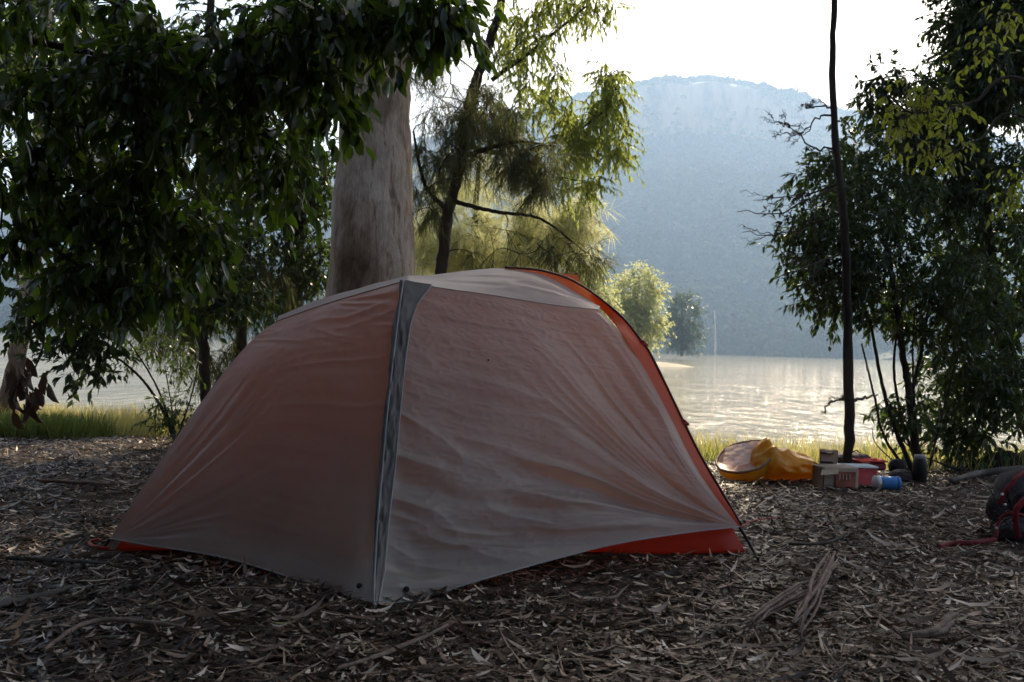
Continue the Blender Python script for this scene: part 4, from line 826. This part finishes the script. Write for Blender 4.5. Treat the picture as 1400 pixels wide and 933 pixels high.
# ------------------------------------------------------------------ leaf litter
def litter(name, label, n, kind, Lr, Wr, mat, yr=(1.2, 7.4), zr=.02, tilt=.27, rndf=None, curl=(-.2, 1.25)):
    y = yr[0]+(yr[1]-yr[0])*rng.random(int(n*1.9))**1.25; x = rng.uniform(-.62, .62, len(y))*y*1.05
    uu_ = (x-tc0[0])*ax[0]+(y-tc0[1])*ax[1]; vv_ = (x-tc0[0])*nn_[0]+(y-tc0[1])*nn_[1]
    ok = ~((uu_ > -.08) & (uu_ < 2.17) & (vv_ > -.07) & (vv_ < 1.06)); x, y = x[ok], y[ok]
    k = (vnoise(x*3, y*3, 0, 21)*.35+rng.random(len(y))) > .25
    x, y = x[k][:n], y[k][:n]; n = len(x); y = np.minimum(y, edge_y(x)+.5)
    P = np.stack([x, y, gz(x, y)+rng.uniform(.0, zr, n)], -1)
    th = rng.uniform(0, 2*np.pi, n); D = np.stack([np.cos(th), np.sin(th), rng.normal(size=n)*tilt*.5], -1)
    Nn = rdir(n)*tilt+[0, 0, 1.]
    L = rng.uniform(*Lr, n); P -= D*L[:, None]*.5
    V, f, rn = leaves(P, D, Nn, L, rng.uniform(*Wr, n), kind, rnd=rndf(n) if rndf else None, curl=rng.uniform(*curl, n))
    tag(mesh_np(name, V, f, mat, rnd=rn), label, 'leaf litter', kind='stuff')
litter('leaf_litter', 'carpet of dry curled gum leaves over the campsite floor', 62000, 'curl', (.022, .075), (.006, .015), M['litter'], rndf=lambda n: rng.random(n)**1.35)
litter('bark_ribbons', 'longer curled ribbons of shed gum bark on the ground', 2400, 'curl', (.08, .18), (.005, .011), M['litter'], zr=.03, rndf=lambda n: .2+.7*rng.random(n))
litter('bark_flakes', 'small broken bark flakes and chips among the dry leaves', 52000, 'small', (.008, .034), (.004, .013), M['litter'], zr=.012, rndf=lambda n: rng.random(n)**1.3*.85)
litter('twig_litter', 'thin dry twigs and bark shreds strewn over the ground', 6500, 'blade', (.06, .24), (.002, .006), M['litter'], zr=.03, tilt=.2, rndf=lambda n: rng.random(n)*.8, curl=(-.6, .6))
# sticks and bark strips one can tell apart
def stick(name, label, pts, r, mat, cat, strands=1, flat=False, group=None, spread=.02):
    mb = MB()
    for k in range(strands):
        Q = spline([gnd(x, y, .02)+rng.normal(size=3)*[spread*(strands > 1), spread*(strands > 1), .004]+[0, 0, .012+.006*k] for x, y in pts], 20)
        Q[1:-1] += np.cumsum(rng.normal(size=(18, 3)), 0)*r*.12*[1, 1, .3]
        mb.tube(Q, r*np.sin(np.linspace(.35, 2.9, 20))**.5*rng.uniform(.6, 1), 6, .3, k)
    o = mb.build(name, mat); tag(o, label, cat, group)
GB = 'fallen bark strips and sticks on the campsite floor'
stick('bark_strip', 'bundle of long stringy bark pointing towards the tent right corner', [(1138, 778), (1120, 815), (1105, 850), (1088, 882)], .0065, M['bark_strip'], 'bark', 9, group=GB, spread=.011)
stick('bark_strip', 'stringy bark strips lying left of the upright-pointing bark bundle', [(1100, 820), (1065, 840), (1035, 862), (1020, 868)], .006, M['bark_strip'], 'bark', 6, group=GB, spread=.01)
stick('fallen_stick', 'reddish-brown stick slanting in the front below the tent stake', [(612, 865), (560, 885), (510, 905), (440, 928), (420, 936)], .009, M['bark_strip'], 'stick', 1, group=GB)
stick('fallen_stick', 'long bent stick across the dark left foreground', [(60, 895), (110, 862), (160, 856), (250, 866)], .007, M['bark_strip'], 'stick', 1, group=GB)
stick('fallen_stick', 'straight stick reaching in from the left edge below the tent corner', [(-30, 765), (60, 770), (150, 778)], .008, M['dead_wood'], 'stick', 1, group=GB)
stick('fallen_stick', 'dark curved stick to the right of the tent pole foot', [(1078, 748), (1110, 748), (1140, 742), (1160, 733)], .008, M['twig'], 'stick', 1, group=GB)
stick('fallen_stick', 'thin dark twig crossing beneath the bark bundle', [(1000, 812), (1050, 815), (1085, 838), (1120, 850)], .004, M['twig'], 'stick', 1, group=GB)
stick('fallen_stick', 'thick stick at the bottom left corner of the picture', [(-20, 838), (40, 820), (90, 812)], .012, M['dead_wood'], 'stick', 1, group=GB)
stick('bark_strip', 'curled pale bark strip in the right foreground', [(1235, 880), (1280, 872), (1300, 862), (1305, 852)], .009, M['bark_strip'], 'bark', 2, group=GB, spread=.006)
stick('fallen_stick', 'pair of thin pale sticks left of the tent near the grass', [(55, 664), (100, 663), (150, 668)], .01, M['bark_strip'], 'stick', 2, group=GB)
# ------------------------------------------------------------------ sky, sun, haze
AZ, EL = R(20), R(38)
w = bpy.data.worlds.new('World'); sc.world = w; w.use_nodes = True; nt = w.node_tree; nt.nodes.clear()
sky = nt.nodes.new('ShaderNodeTexSky'); sky.sky_type = 'NISHITA'; sky.sun_disc = False; sky.sun_elevation = EL; sky.sun_rotation = AZ
sky.dust_density = 2.0; sky.air_density = .8; sky.ozone_density = .3
bg = nt.nodes.new('ShaderNodeBackground'); bg.inputs[1].default_value = .14; wo = nt.nodes.new('ShaderNodeOutputWorld')
nt.links.new(sky.outputs[0], bg.inputs[0]); nt.links.new(bg.outputs[0], wo.inputs[0])
sd = bpy.data.lights.new('sun', 'SUN'); sd.energy = 4.2; sd.angle = R(.53); sd.color = (1, .93, .8)
so = bpy.data.objects.new('sun', sd); col.objects.link(so)
dirv = Vector((math.sin(AZ)*math.cos(EL), math.cos(AZ)*math.cos(EL), math.sin(EL))); so.rotation_euler = dirv.to_track_quat('Z', 'Y').to_euler(); so.location = (0, 0, 30)
m, nt, out = newmat('haze_air')
pv = nt.nodes.new('ShaderNodeVolumePrincipled'); pv.inputs['Color'].default_value = (.42, .64, .96, 1); pv.inputs['Density'].default_value = .00043; pv.inputs['Anisotropy'].default_value = .45
nt.links.new(pv.outputs[0], out.inputs['Volume'])
mb = MB(); V = np.array([(x, y, z) for x in (-2400, 2400) for y in (-1000, 2700) for z in (-6, 420)], float)
mb.add(V, [[0, 1, 3, 2], [4, 6, 7, 5], [0, 4, 5, 1], [2, 3, 7, 6], [0, 2, 6, 4], [1, 5, 7, 3]])
tag(mb.build('haze', m, smooth=False), 'thin bluish haze hanging in the air over the lake', 'haze', kind='stuff')
sc.view_settings.view_transform = 'Standard'; sc.view_settings.look = 'None'; sc.view_settings.gamma = 1; sc.view_settings.exposure = 1.0
sc.view_settings.use_white_balance = True; sc.view_settings.white_balance_temperature = 7900; sc.view_settings.white_balance_tint = 10
sc.render.engine = 'CYCLES'
sc.cycles.max_bounces = 8; sc.cycles.diffuse_bounces = 4; sc.cycles.transmission_bounces = 6; sc.cycles.volume_bounces = 1
